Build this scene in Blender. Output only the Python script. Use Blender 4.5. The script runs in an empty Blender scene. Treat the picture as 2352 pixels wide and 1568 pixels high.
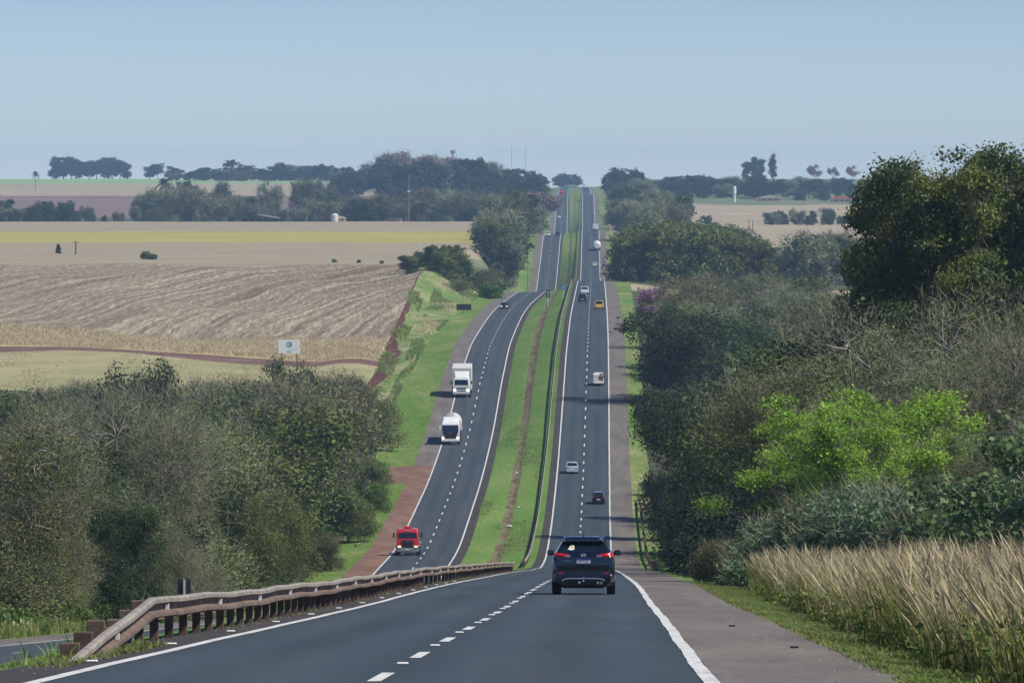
import bpy, math, random
import numpy as np
from mathutils import Vector, Matrix
random.seed(7)
R_ = math.radians
# ---------------------------------------------------------------- camera, sky, sun, exposure
F = 13067.0                       # focal length in units of 1/2352 of the picture width (a 200 mm lens)
CU, CV, V0 = 1176.0, 784.0, 412.0  # picture centre and the eye-level line
scene = bpy.context.scene
col = scene.collection
PITCH = math.atan((CV - V0) / F)
cam_d = bpy.data.cameras.new("camera"); cam = bpy.data.objects.new("camera", cam_d); col.objects.link(cam)
cam_d.sensor_width = 36.0; cam_d.lens = 36.0 * F / 2352.0
cam_d.clip_start = 0.5; cam_d.clip_end = 20000
cam.location = (0, 0, 0); cam.rotation_euler = (math.pi / 2 - PITCH, 0, 0)
scene.camera = cam
SUN_EL, SUN_AZ = 50.0, 112.0      # azimuth clockwise from +Y
w = bpy.data.worlds.new("World"); scene.world = w; w.use_nodes = True
nt = w.node_tree; bg = nt.nodes["Background"]
sky = nt.nodes.new("ShaderNodeTexSky"); sky.sky_type = 'NISHITA'; sky.sun_disc = False
sky.sun_elevation = R_(SUN_EL); sky.sun_rotation = R_(SUN_AZ)
sky.air_density = 1.0; sky.dust_density = 0.4; sky.ozone_density = 3.0; sky.altitude = 600
tint = nt.nodes.new("ShaderNodeMixRGB"); tint.blend_type = 'MULTIPLY'; tint.inputs[0].default_value = 1.0
tint.inputs[2].default_value = (1.21, 1.47, 2.08, 1)
gtc = nt.nodes.new("ShaderNodeTexCoord"); gsp = nt.nodes.new("ShaderNodeSeparateXYZ"); nt.links.new(gtc.outputs['Generated'], gsp.inputs[0])
gcr = nt.nodes.new("ShaderNodeValToRGB"); gmr = nt.nodes.new("ShaderNodeMapRange"); gmr.inputs[1].default_value = -.002; gmr.inputs[2].default_value = .034
nt.links.new(gsp.outputs[2], gmr.inputs[0]); nt.links.new(gmr.outputs[0], gcr.inputs[0])
ge = gcr.color_ramp.elements; ge[0].color = (1.14,1.11,1.07,1); ge[1].color = (.66,.66,.68,1); ge.new(.30).color = (.86,.86,.84,1)
hz = nt.nodes.new("ShaderNodeMixRGB"); hz.blend_type = 'MULTIPLY'; hz.inputs[0].default_value = 1.0
nt.links.new(sky.outputs[0], tint.inputs[1]); nt.links.new(tint.outputs[0], hz.inputs[1]); nt.links.new(gcr.outputs[0], hz.inputs[2]); zr = nt.nodes.new("ShaderNodeMapRange"); zr.inputs[1].default_value = .05; zr.inputs[2].default_value = .45; zr.inputs[3].default_value = 1.0; zr.inputs[4].default_value = .68
nt.links.new(gsp.outputs[2], zr.inputs[0]); zm = nt.nodes.new("ShaderNodeMixRGB"); zm.blend_type = 'MULTIPLY'; zm.inputs[0].default_value = 1.0
nt.links.new(hz.outputs[0], zm.inputs[1]); nt.links.new(zr.outputs[0], zm.inputs[2]); nt.links.new(zm.outputs[0], bg.inputs[0])
bg.inputs[1].default_value = 0.085
sd = bpy.data.lights.new("sun", 'SUN'); sun = bpy.data.objects.new("sun", sd); col.objects.link(sun)
sd.energy = 5.0; sd.angle = R_(0.5); sd.color = (1.0, 0.955, 0.86)
sdir = Vector((math.sin(R_(SUN_AZ)) * math.cos(R_(SUN_EL)), math.cos(R_(SUN_AZ)) * math.cos(R_(SUN_EL)), math.sin(R_(SUN_EL))))
sun.rotation_euler = sdir.to_track_quat('Z', 'Y').to_euler()
scene.view_settings.view_transform = 'Standard'; scene.view_settings.look = 'None'
scene.view_settings.exposure = 0.0; scene.view_settings.gamma = 1.0
try:
    scene.cycles.volume_bounces = 0; scene.cycles.max_bounces = 6; scene.cycles.diffuse_bounces = 2
    scene.cycles.transparent_max_bounces = 8
except Exception: pass

# ---------------------------------------------------------------- helpers
def pchip(pts):
    xs = np.array([p[0] for p in pts], float); ys = np.array([p[1] for p in pts], float)
    h = np.diff(xs); dl = np.diff(ys) / h; m = np.zeros(len(xs))
    m[0] = dl[0]; m[-1] = dl[-1]
    for i in range(1, len(xs) - 1):
        if dl[i-1] * dl[i] > 0:
            w1 = 2*h[i] + h[i-1]; w2 = h[i] + 2*h[i-1]
            m[i] = (w1 + w2) / (w1/dl[i-1] + w2/dl[i])
    def f(q):
        q = np.asarray(q, float); i = np.clip(np.searchsorted(xs, q) - 1, 0, len(xs) - 2)
        t = np.clip((q - xs[i]) / h[i], 0, 1); t2 = t*t; t3 = t2*t
        return (2*t3-3*t2+1)*ys[i] + (t3-2*t2+t)*h[i]*m[i] + (-2*t3+3*t2)*ys[i+1] + (t3-t2)*h[i]*m[i+1]
    return f
def lin(pts):
    xs = [p[0] for p in pts]; ys = [p[1] for p in pts]
    return lambda q: np.interp(q, xs, ys)
def sstep(t):
    t = np.clip(t, 0, 1); return t*t*(3-2*t)
# right carriageway centre, left carriageway centre, depths below eye level
cR = pchip([(0,-2.5),(57,-1.45),(82,-1.02),(107,-.57),(143,0.02),(195,.9),(273,2.1),(418,4.25),(565,6.5),(669,8.1),(756,9.5),(885,11.6),(948,12.6),(1105,15.0),(1503,20.9),(2027,27.9),(2261,31.2),(3167,42.7),(3577,47.8),(4500,58),(9000,110)])
cL = pchip([(0,-21),(60,-20.2),(200,-18),(350,-14.8),(450,-12.6),(570,-10.2),(700,-8.3),(825,-6.4),(931,-4.9),(1036,-3.6),(1243,-.7),(1514,5),(1800,9),(2068,12.3),(2329,16.5),(3105,26.4),(3632,32.1),(4500,41),(9000,90)])
yR = pchip([(0,1.4),(57,5.07),(82,6.69),(107,8.32),(143,10.66),(166,12.12),(195,13.98),(235,16.6),(273,19.12),(340,23.55),(418,28.78),(500,34.25),(565,38.3),(610,40.1),(669,40.7),(756,38.6),(885,31.3),(948,28.1),(1105,25.8),(1300,26.0),(1430,26.4),(1510,27.0),(1700,31.5),(1880,35.2),(2000,35.2),(2261,25.2),(2330,21.2),(2500,24),(2750,27.5),(2950,27),(3167,24.6),(3336,20.5),(3577,10.6),(3680,9.7),(3900,11.2),(4200,9),(4500,6.4),(4700,6.2),(5200,9),(9000,60)])
yL = pchip([(0,3.8),(59,7.4),(163,14.1),(244,19.9),(350,27.3),(450,34.2),(520,38),(570,39.3),(640,40.7),(726,40.1),(825,37.4),(931,32.0),(1036,29.4),(1243,28.9),(1450,29.5),(1530,30.3),(1700,35),(1900,40),(2000,41),(2068,40.1),(2200,32),(2320,23.2),(2400,23),(2500,26),(2800,31),(3000,31.8),(3105,30.6),(3300,24),(3590,11.3),(3700,10.4),(3900,12),(4200,9.4),(4500,7),(4700,6.7),(5200,9),(9000,60)])
yRT = pchip([(0,3.6),(60,5.5),(100,8.2),(166,12.6),(250,17.9),(350,24.6),(500,34.6),(565,37.6),(650,38.8),(800,36.5),(1000,32.5),(1400,30),(1500,28.5),(1900,27),(2400,23.3),(2800,22),(3300,16),(3700,13.2),(4400,5),(5000,1),(5800,.3),(6500,1),(9000,60)])
yLT = pchip([(0,5),(60,8.5),(163,15.4),(244,21),(350,28.5),(500,38),(650,41),(800,37.8),(900,33.8),(1000,31.5),(1120,29.3),(1250,27.0),(1500,22.8),(1800,22.9),(2000,22.4),(2300,21),(2600,19.4),(2900,22.5),(3200,20.9),(3700,10.8),(4300,3.2),(5000,.5),(5600,-.2),(6200,.6),(9000,60)])
shR = lin([(0,1.95),(150,2.0),(500,2.7),(9000,2.8)])
vgR = lin([(0,.9),(100,1.0),(200,1.8),(250,3.4),(560,2.8),(850,2.3),(1100,2.6),(1500,4),(9000,6)])
vgL = lin([(0,2),(250,2.2),(565,3.6),(660,3.8),(760,5),(830,6.5),(950,5.5),(1300,4.5),(1600,4.5),(2500,4.5),(9000,8)])
fE_abs = lin([(0,-44),(300,-36),(600,-30),(850,-24.5),(950,-22.8),(1388,-23),(1660,-16.5),(1900,-9),(2150,-11),(2600,-12.5),(3200,2),(5000,14),(9000,40)])
blL = lin([(0,12),(300,14),(800,14),(950,15),(1300,20),(1500,18),(1800,18),(2150,17),(2500,19),(2900,40),(9000,80)])
HW = 3.55
wI = lin([(0,.85),(240,.9),(9000,1.0)])
def fE(d): return np.minimum(fE_abs(d), cL(d) - HW - 2.8 - vgL(d) - 6)
def ydepth(x, d):
    x = np.asarray(x, float); d = np.asarray(d, float)
    cr, cl, yr, yl = cR(d), cL(d), yR(d), yL(d)
    xLo = cl-HW-2.8; xLi = cl+HW+1.0; xRi = cr-HW-wI(d); xRo = cr+HW+shR(d)
    t = (xRi - x) / np.maximum(xRi - xLi, .5); k5 = sstep((d-420)/120); tt = sstep((t-.04)/.52)*(1-k5) + np.clip(t,0,1)*k5
    ym = yr + (yl-yr)*tt + sstep((d-500)/60) * .2*np.exp(-((t-.555)/.07)**2)*(t > 0)*(t < 1) + .04*np.sin(math.pi*np.clip(t,0,1))
    oL = np.maximum(xLo - x, 0); oR = np.maximum(x - xRo, 0)
    und = .35*np.sin(x*.11+d*.031)+.3*np.sin(x*.05-d*.043+1.3)+.2*np.sin(x*.23+d*.09)
    a = sstep((oL-1.0)/blL(d)); bank = 1.0*np.exp(-((oL-17)/4.)**2)*sstep((d-880)/60)*sstep((1600-d)/200)
    yl2 = yl + (yLT(d)-yl)*a + und*sstep((oL-6)/40)*(1-.8*sstep((d-1500)/200)) - bank + .18*np.sin(math.pi*np.clip(oL/6,0,1))
    b = sstep((oR-.6)/24.0)
    yr2 = yr + (yRT(d)-yr)*b + und*sstep((oR-6)/40) + .15*np.sin(math.pi*np.clip(oR/4,0,1))
    y = np.where(x > xRo, yr2, np.where(x > xRi, yr, np.where(x > xLi, ym, np.where(x > xLo, yl, yl2))))
    return y
def gz(x, d): return float(-ydepth(x, d))
def X(u, d): return (u-CU)/F*d
def Yv(v, d): return (v-V0)/F*d     # depth of a sight line below eye level

def tag(o, label=None, cat=None, group=None, kind=None):
    if label: o['label'] = label
    if cat: o['category'] = cat
    if group: o['group'] = group
    if kind: o['kind'] = kind
    return o
def empty(name, loc, rz=0, rx=0):
    o = bpy.data.objects.new(name, None); col.objects.link(o); o.empty_display_size = .3
    o.location = loc; o.rotation_euler = (rx, 0, rz); return o
def mesh_np(name, V, polys, mats, idx=None, smooth=False):
    """V (n,3); polys: list of int arrays (m,k); idx: material index array per face list."""
    me = bpy.data.meshes.new(name)
    V = np.asarray(V, np.float32); me.vertices.add(len(V)); me.vertices.foreach_set("co", V.ravel())
    loops = np.concatenate([p.ravel() for p in polys]).astype(np.int32)
    tot = np.concatenate([np.full(len(p), p.shape[1]) for p in polys]).astype(np.int32)
    st = np.concatenate([[0], np.cumsum(tot)[:-1]]).astype(np.int32)
    me.loops.add(len(loops)); me.loops.foreach_set("vertex_index", loops)
    me.polygons.add(len(tot)); me.polygons.foreach_set("loop_start", st); me.polygons.foreach_set("loop_total", tot)
    if smooth is not False:
        s = np.full(len(tot), True) if smooth is True else np.concatenate([np.full(len(p), bool(f)) for p, f in zip(polys, smooth)])
        me.polygons.foreach_set("use_smooth", s)
    for m in mats: me.materials.append(m)
    if idx is not None:
        me.polygons.foreach_set("material_index", np.concatenate([np.full(len(p), i) for p, i in zip(polys, idx)]).astype(np.int32))
    me.update(calc_edges=True); me.validate()
    return me
def obj(name, me, parent=None):
    o = bpy.data.objects.new(name, me); col.objects.link(o)
    if parent: o.parent = parent
    return o
# ---------------------------------------------------------------- materials
def newmat(name):
    m = bpy.data.materials.new(name); m.use_nodes = True
    n = m.node_tree.nodes; return m, m.node_tree, n["Principled BSDF"]
def c4(c): return (c[0], c[1], c[2], 1)
def noise_mat(name, stops, scale=1.0, rough=.9, detail=4, stretch=(1,1,1), bump=0, spec=.2, scale2=None, mix2=.4, rot=0):
    """two noise layers of base colour"""
    m, t, b = newmat(name); n = t.nodes
    tc = n.new("ShaderNodeTexCoord"); mp = n.new("ShaderNodeMapping"); mp.inputs['Scale'].default_value = stretch; mp.inputs['Rotation'].default_value = (0,0,rot)
    t.links.new(tc.outputs['Object'], mp.inputs[0])
    nz = n.new("ShaderNodeTexNoise"); nz.inputs['Scale'].default_value = scale; nz.inputs['Detail'].default_value = detail; nz.inputs['Roughness'].default_value = .65
    t.links.new(mp.outputs[0], nz.inputs[0])
    fac = nz.outputs[0]
    if scale2:
        n2 = n.new("ShaderNodeTexNoise"); n2.inputs['Scale'].default_value = scale2; n2.inputs['Detail'].default_value = 3
        t.links.new(mp.outputs[0], n2.inputs[0])
        mx = n.new("ShaderNodeMixRGB"); mx.inputs[0].default_value = mix2
        t.links.new(nz.outputs[0], mx.inputs[1]); t.links.new(n2.outputs[0], mx.inputs[2]); fac = mx.outputs[0]
    cr = n.new("ShaderNodeValToRGB"); e = cr.color_ramp.elements
    while len(e) < len(stops): e.new(.5)
    for k, (p, c) in enumerate(stops): e[k].position = p; e[k].color = c4(c)
    t.links.new(fac, cr.inputs[0]); t.links.new(cr.outputs[0], b.inputs['Base Color'])
    b.inputs['Roughness'].default_value = rough; b.inputs['Specular IOR Level'].default_value = spec
    if bump:
        bp = n.new("ShaderNodeBump"); bp.inputs['Strength'].default_value = bump; bp.inputs['Distance'].default_value = .3
        t.links.new(fac, bp.inputs['Height']); t.links.new(bp.outputs[0], b.inputs['Normal'])
    return m
def flat_mat(name, c, rough=.5, metal=0, spec=.5, coat=0, emit=None, es=1):
    m, t, b = newmat(name)
    n = t.nodes; nz = n.new("ShaderNodeTexNoise"); nz.inputs['Scale'].default_value = 3.0
    tc = n.new("ShaderNodeTexCoord"); t.links.new(tc.outputs['Object'], nz.inputs[0])
    mr = n.new("ShaderNodeMapRange"); mr.inputs[3].default_value = .88; mr.inputs[4].default_value = 1.1
    t.links.new(nz.outputs[0], mr.inputs[0])
    mx = n.new("ShaderNodeMixRGB"); mx.blend_type = 'MULTIPLY'; mx.inputs[0].default_value = 1; mx.inputs[1].default_value = c4(c)
    t.links.new(mr.outputs[0], mx.inputs[2]); t.links.new(mx.outputs[0], b.inputs['Base Color'])
    b.inputs['Roughness'].default_value = rough; b.inputs['Metallic'].default_value = metal
    b.inputs['Specular IOR Level'].default_value = spec; b.inputs['Coat Weight'].default_value = coat; b.inputs['Coat Roughness'].default_value = .05
    if emit: b.inputs['Emission Color'].default_value = c4(emit); b.inputs['Emission Strength'].default_value = es
    return m
def leaf_mat(name, c1, c2, c3, nscale=.5, var=.35, trans=.25, rough=.6, hue=.025):
    m, t, b = newmat(name); n = t.nodes
    tc = n.new("ShaderNodeTexCoord"); nz = n.new("ShaderNodeTexNoise"); nz.inputs['Scale'].default_value = nscale; nz.inputs['Detail'].default_value = 3
    t.links.new(tc.outputs['Object'], nz.inputs[0])
    cr = n.new("ShaderNodeValToRGB"); e = cr.color_ramp.elements; e.new(.5)
    for k, (p, c) in enumerate([(.32, c1), (.5, c2), (.68, c3)]): e[k].position = p; e[k].color = c4(c)
    t.links.new(nz.outputs[0], cr.inputs[0])
    gm = n.new("ShaderNodeNewGeometry"); oi = n.new("ShaderNodeObjectInfo")
    ad = n.new("ShaderNodeMath"); ad.operation = 'ADD'
    t.links.new(gm.outputs['Random Per Island'], ad.inputs[0]); t.links.new(oi.outputs['Random'], ad.inputs[1])
    mr = n.new("ShaderNodeMapRange"); mr.inputs[1].default_value = 0; mr.inputs[2].default_value = 2
    mr.inputs[3].default_value = 1-var*1.8; mr.inputs[4].default_value = 1+var*1.8; t.links.new(ad.outputs[0], mr.inputs[0])
    hs = n.new("ShaderNodeHueSaturation"); t.links.new(cr.outputs[0], hs.inputs['Color']); t.links.new(mr.outputs[0], hs.inputs['Value'])
    hr = n.new("ShaderNodeMapRange"); hr.inputs[3].default_value = .497-hue; hr.inputs[4].default_value = .497+hue; t.links.new(oi.outputs['Random'], hr.inputs[0]); t.links.new(hr.outputs[0], hs.inputs['Hue'])
    t.links.new(hs.outputs[0], b.inputs['Base Color']); b.inputs['Roughness'].default_value = rough; b.inputs['Specular IOR Level'].default_value = .25
    if trans:
        tr = n.new("ShaderNodeBsdfTranslucent"); t.links.new(hs.outputs[0], tr.inputs[0]); mx = n.new("ShaderNodeMixShader"); mx.inputs[0].default_value = trans
        t.links.new(b.outputs[0], mx.inputs[1]); t.links.new(tr.outputs[0], mx.inputs[2]); t.links.new(mx.outputs[0], n['Material Output'].inputs[0])
    return m
def stripe_mat(name):
    """crop stubble: windrows curving across the slope"""
    m, t, b = newmat(name); n = t.nodes; L = t.links
    tc = n.new("ShaderNodeTexCoord"); mp = n.new("ShaderNodeMapping")
    sep = n.new("ShaderNodeSeparateXYZ"); L.new(tc.outputs['Object'], sep.inputs[0])
    q1 = n.new("ShaderNodeMath"); q1.operation = 'SUBTRACT'; L.new(sep.outputs[1], q1.inputs[0]); q1.inputs[1].default_value = 980
    q2 = n.new("ShaderNodeMath"); q2.operation = 'POWER'; L.new(q1.outputs[0], q2.inputs[0]); q2.inputs[1].default_value = 2.6
    q3 = n.new("ShaderNodeMath"); q3.operation = 'MULTIPLY_ADD'; L.new(q2.outputs[0], q3.inputs[0]); q3.inputs[1].default_value = -4.2e-6; L.new(sep.outputs[0], q3.inputs[2])
    cb = n.new("ShaderNodeCombineXYZ"); L.new(q3.outputs[0], cb.inputs[0]); L.new(sep.outputs[1], cb.inputs[1])
    L.new(cb.outputs[0], mp.inputs[0])
    big = n.new("ShaderNodeTexNoise"); big.inputs['Scale'].default_value = .012; L.new(tc.outputs['Object'], big.inputs[0])
    sub = n.new("ShaderNodeVectorMath"); sub.operation = 'MULTIPLY_ADD'; sub.inputs[1].default_value = (5, 0, 0)
    L.new(big.outputs['Color'], sub.inputs[0]); L.new(mp.outputs[0], sub.inputs[2])
    mp2 = n.new("ShaderNodeMapping"); mp2.inputs['Scale'].default_value = (.6, .004, 1); L.new(sub.outputs[0], mp2.inputs[0])
    nz = n.new("ShaderNodeTexNoise"); nz.inputs['Scale'].default_value = 1; nz.inputs['Detail'].default_value = 3; nz.inputs['Roughness'].default_value = .6; L.new(mp2.outputs[0], nz.inputs[0])
    fine = n.new("ShaderNodeTexNoise"); fine.inputs['Scale'].default_value = 1.2; fine.inputs['Detail'].default_value = 4
    mpf = n.new("ShaderNodeMapping"); mpf.inputs['Scale'].default_value = (1.6, .06, 1); L.new(tc.outputs['Object'], mpf.inputs[0]); L.new(mpf.outputs[0], fine.inputs[0])
    mx = n.new("ShaderNodeMixRGB"); mx.inputs[0].default_value = .45; L.new(nz.outputs[0], mx.inputs[1]); L.new(fine.outputs[0], mx.inputs[2])
    cr = n.new("ShaderNodeValToRGB"); e = cr.color_ramp.elements; e.new(.5); e.new(.6)
    for k, (p, c) in enumerate([(.37, (.14,.105,.07)), (.46, (.22,.175,.12)), (.53, (.285,.235,.165)), (.64, (.50,.43,.285))]): e[k].position = p; e[k].color = c4(c)
    L.new(mx.outputs[0], cr.inputs[0])
    red = n.new("ShaderNodeTexNoise"); red.inputs['Scale'].default_value = .02; red.inputs['Detail'].default_value = 5
    mpr = n.new("ShaderNodeMapping"); mpr.inputs['Scale'].default_value = (6, .22, 1); L.new(sub.outputs[0], mpr.inputs[0]); L.new(mpr.outputs[0], red.inputs[0])
    rr = n.new("ShaderNodeMapRange"); rr.inputs[1].default_value = .60; rr.inputs[2].default_value = .70; rr.inputs[4].default_value = .75; L.new(red.outputs[0], rr.inputs[0])
    m2 = n.new("ShaderNodeMixRGB"); m2.inputs[2].default_value = (.13,.06,.042,1); L.new(rr.outputs[0], m2.inputs[0]); L.new(cr.outputs[0], m2.inputs[1])
    L.new(m2.outputs[0], b.inputs['Base Color']); b.inputs['Roughness'].default_value = .95; b.inputs['Specular IOR Level'].default_value = .1
    return m
M = {}
M['road'] = noise_mat('asphalt', [(.34,(.036,.052,.062)),(.5,(.047,.063,.074)),(.66,(.064,.080,.091))], .55, .8, 7, (1,.035,1), scale2=22, mix2=.38, spec=.25)
M['road2'] = noise_mat('asphalt_far_side', [(.34,(.040,.054,.065)),(.5,(.051,.064,.076)),(.66,(.072,.08,.09))], .55, .8, 7, (1,.035,1), scale2=22, mix2=.38, spec=.25)
for k_ in ('road', 'road2'):
    t_ = M[k_].node_tree; n_ = t_.nodes; b_ = n_['Principled BSDF']; src = b_.inputs['Base Color'].links[0].from_socket
    at_ = n_.new('ShaderNodeAttribute'); at_.attribute_name = 'lateral'
    m1 = n_.new('ShaderNodeMath'); m1.operation = 'MULTIPLY'; m1.inputs[1].default_value = 4*math.pi; t_.links.new(at_.outputs['Fac'], m1.inputs[0])
    m2 = n_.new('ShaderNodeMath'); m2.operation = 'COSINE'; t_.links.new(m1.outputs[0], m2.inputs[0])
    nz_ = n_.new('ShaderNodeTexNoise'); nz_.inputs['Scale'].default_value = 1; mp_ = n_.new('ShaderNodeMapping'); mp_.inputs['Scale'].default_value = (.5, .02, 1); tc_ = n_.new('ShaderNodeTexCoord')
    t_.links.new(tc_.outputs['Object'], mp_.inputs[0]); t_.links.new(mp_.outputs[0], nz_.inputs[0])
    m3 = n_.new('ShaderNodeMath'); m3.operation = 'MULTIPLY'; t_.links.new(m2.outputs[0], m3.inputs[0]); t_.links.new(nz_.outputs[0], m3.inputs[1])
    mr_ = n_.new('ShaderNodeMapRange'); mr_.inputs[1].default_value = -.6; mr_.inputs[2].default_value = .6; mr_.inputs[3].default_value = 1.09; mr_.inputs[4].default_value = .86; t_.links.new(m3.outputs[0], mr_.inputs[0])
    mx_ = n_.new('ShaderNodeMixRGB'); mx_.blend_type = 'MULTIPLY'; mx_.inputs[0].default_value = 1; t_.links.new(src, mx_.inputs[1]); t_.links.new(mr_.outputs[0], mx_.inputs[2]); t_.links.new(mx_.outputs[0], b_.inputs['Base Color'])
M['paint'] = noise_mat('road_paint', [(.34,(.30,.30,.29)),(.46,(.60,.60,.57)),(.7,(.74,.74,.70))], 1.5, .6, 5, (2,.5,1), scale2=9, mix2=.4)
M['shoulder'] = noise_mat('shoulder_asphalt', [(.34,(.110,.096,.084)),(.5,(.158,.138,.120)),(.68,(.22,.195,.168))], .5, .9, 6, (1,.15,1), scale2=14, mix2=.3)
M['strip'] = noise_mat('dark_strip', [(.3,(.040,.036,.036)),(.55,(.062,.055,.052)),(.8,(.11,.1,.09))], .8, .9, 5, (1,.25,1), scale2=14, mix2=.3)
M['red'] = noise_mat('red_earth', [(.34,(.14,.075,.055)),(.5,(.20,.115,.085)),(.66,(.28,.18,.135))], .4, .95, 5, (1,.3,1), scale2=5, mix2=.4, bump=.3)
M['redbank'] = noise_mat('red_bank', [(.36,(.06,.022,.018)),(.5,(.095,.034,.027)),(.64,(.16,.075,.055))], .5, .95, 5, (1,.4,1), bump=.6)
M['grass'] = noise_mat('mown_grass', [(.34,(.085,.18,.032)),(.48,(.125,.225,.048)),(.60,(.18,.25,.07)),(.74,(.31,.31,.14))], .10, .95, 6, (1.4,.22,1), scale2=1.6, mix2=.35, spec=.1)
M['verge'] = noise_mat('verge_grass', [(.34,(.075,.155,.024)),(.47,(.12,.20,.04)),(.57,(.20,.235,.08)),(.68,(.38,.34,.18))], .09, .95, 6, (1.2,.25,1), scale2=1.3, mix2=.35, spec=.1)
M['bankgrass'] = noise_mat('rough_grass', [(.36,(.085,.17,.03)),(.47,(.14,.21,.05)),(.54,(.27,.28,.12)),(.64,(.42,.37,.22))], .10, .95, 6, (1,.3,1), scale2=1.2, mix2=.4, bump=.6)
M['ditch'] = noise_mat('ditch_earth', [(.38,(.085,.05,.035)),(.48,(.14,.09,.06)),(.54,(.19,.16,.09)),(.60,(.14,.20,.06))], .7, .95, 6, (1,.10,1), scale2=3, mix2=.4)
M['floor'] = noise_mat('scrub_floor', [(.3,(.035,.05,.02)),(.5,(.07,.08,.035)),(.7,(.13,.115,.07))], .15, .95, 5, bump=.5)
M['stub'] = stripe_mat('stubble_rows')
M['tan'] = noise_mat('stubble_plain', [(.36,(.255,.205,.13)),(.5,(.325,.27,.175)),(.66,(.40,.34,.225))], .05, .95, 6, (.35,1,1), scale2=1.1, mix2=.45)
M['tan2'] = noise_mat('pale_stubble', [(.36,(.29,.23,.145)),(.5,(.37,.305,.20)),(.66,(.45,.38,.26))], .04, .95, 6, (.3,1,1), scale2=.8, mix2=.4)
M['yellow'] = noise_mat('yellow_crop', [(.36,(.31,.28,.06)),(.5,(.37,.335,.085)),(.64,(.44,.40,.13))], .06, .95, 5, (.3,1,1), scale2=.9, mix2=.3)
M['plough'] = noise_mat('ploughed_soil', [(.3,(.165,.105,.095)),(.5,(.20,.135,.12)),(.7,(.25,.18,.155))], .03, .95, 5, (.3,1,1))
M['greenf'] = noise_mat('green_crop', [(.3,(.20,.32,.13)),(.5,(.25,.38,.17)),(.7,(.3,.42,.2))], .02, .95, 4, (.3,1,1))
M['dullg'] = noise_mat('dull_pasture', [(.3,(.10,.14,.06)),(.5,(.15,.18,.085)),(.7,(.22,.22,.12))], .03, .95, 4, (.3,1,1))
M['straw'] = noise_mat('dry_grass', [(.3,(.30,.23,.10)),(.5,(.44,.35,.17)),(.7,(.55,.46,.25))], .12, .95, 5, (1,.5,1), scale2=1.2, bump=.5)
M['pasture'] = noise_mat('pale_pasture', [(.32,(.20,.22,.085)),(.48,(.31,.29,.14)),(.62,(.42,.35,.21)),(.75,(.46,.34,.23))], .05, .95, 6, (.5,1,1), scale2=.6, mix2=.35)
M['track'] = noise_mat('dirt_track', [(.3,(.12,.065,.05)),(.5,(.16,.09,.07)),(.7,(.21,.13,.10))], .2, .95, 4)
M['bark'] = noise_mat('bark', [(.3,(.07,.06,.05)),(.5,(.12,.105,.09)),(.7,(.2,.18,.155))], 1.5, .9, 3)
M['bark_pale'] = noise_mat('pale_bark', [(.3,(.20,.175,.15)),(.5,(.30,.27,.235)),(.7,(.42,.39,.34))], 1.2, .9, 3)
M['twig_grey'] = leaf_mat('grey_twigs', (.14,.145,.085), (.20,.20,.125), (.285,.275,.18), .3, .35, 0, .9)
M['twig_brown'] = leaf_mat('brown_twigs', (.13,.115,.07), (.19,.165,.105), (.25,.20,.135), .3, .3, 0, .9)
M['lf_dark'] = leaf_mat('dark_leaves', (.020,.046,.013), (.038,.075,.020), (.066,.108,.026), .35)
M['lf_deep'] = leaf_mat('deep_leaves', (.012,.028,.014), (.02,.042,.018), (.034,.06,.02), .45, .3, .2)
M['lf_olive'] = leaf_mat('olive_leaves', (.085,.12,.026), (.135,.17,.038), (.185,.205,.052), .3)
M['lf_mid'] = leaf_mat('green_leaves', (.05,.105,.02), (.085,.15,.028), (.13,.20,.036), .3)
M['lf_dull'] = leaf_mat('dull_leaves', (.08,.115,.032), (.13,.165,.05), (.20,.215,.075), .3)
M['lf_lime'] = leaf_mat('lime_leaves', (.155,.285,.026), (.245,.41,.042), (.34,.49,.07), .35, .2, .4, hue=.006)
M['lf_golden'] = leaf_mat('golden_green_leaves', (.030,.060,.018), (.072,.105,.026), (.155,.175,.034), .2, .25, .25, hue=.004)
M['lf_blue'] = leaf_mat('bluish_leaves', (.075,.13,.06), (.13,.205,.10), (.20,.28,.15), .5, .35)
M['lf_bright'] = leaf_mat('large_green_leaves', (.08,.145,.05), (.14,.23,.085), (.22,.33,.14), .5, .18, .35, hue=.008)
M['lf_pink'] = leaf_mat('pink_blossom', (.36,.14,.30), (.45,.20,.38), (.52,.28,.45), .5, .3, .2)
M['lf_mauve'] = leaf_mat('faded_blossom', (.22,.13,.14), (.28,.17,.18), (.33,.2,.22), .5, .25, .2)
M['straw_bl'] = leaf_mat('straw_blades', (.37,.32,.165), (.50,.44,.24), (.63,.56,.34), .6, .3, .3, .8)
M['gold_bl'] = leaf_mat('golden_blades', (.46,.40,.22), (.58,.51,.31), (.70,.63,.42), .3, .15, .35, .8)
M['green_bl'] = leaf_mat('green_blades', (.11,.16,.035), (.19,.225,.06), (.31,.30,.12), .5, .35, .3, .8)
M['fresh_bl'] = leaf_mat('fresh_blades', (.14,.21,.05), (.20,.27,.08), (.29,.34,.14), .5, .3, .35, .8)
M['rust'] = noise_mat('rusty_steel', [(.3,(.10,.068,.052)),(.5,(.165,.115,.088)),(.7,(.25,.19,.15))], 2.2, .75, 5, spec=.3)
M['rail_top'] = noise_mat('pale_steel', [(.3,(.20,.165,.135)),(.5,(.28,.245,.205)),(.7,(.38,.345,.30))], 2.2, .7, 5, spec=.3)
M['post'] = noise_mat('old_post', [(.3,(.07,.045,.032)),(.5,(.12,.08,.06)),(.7,(.19,.14,.105))], 2.0, .85, 4)
M['galv'] = noise_mat('galvanised', [(.3,(.19,.18,.155)),(.6,(.30,.29,.26))], 1.0, .6, 3)
M['white'] = flat_mat('white_paint', (.78,.78,.76), .35, coat=.3)
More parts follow.
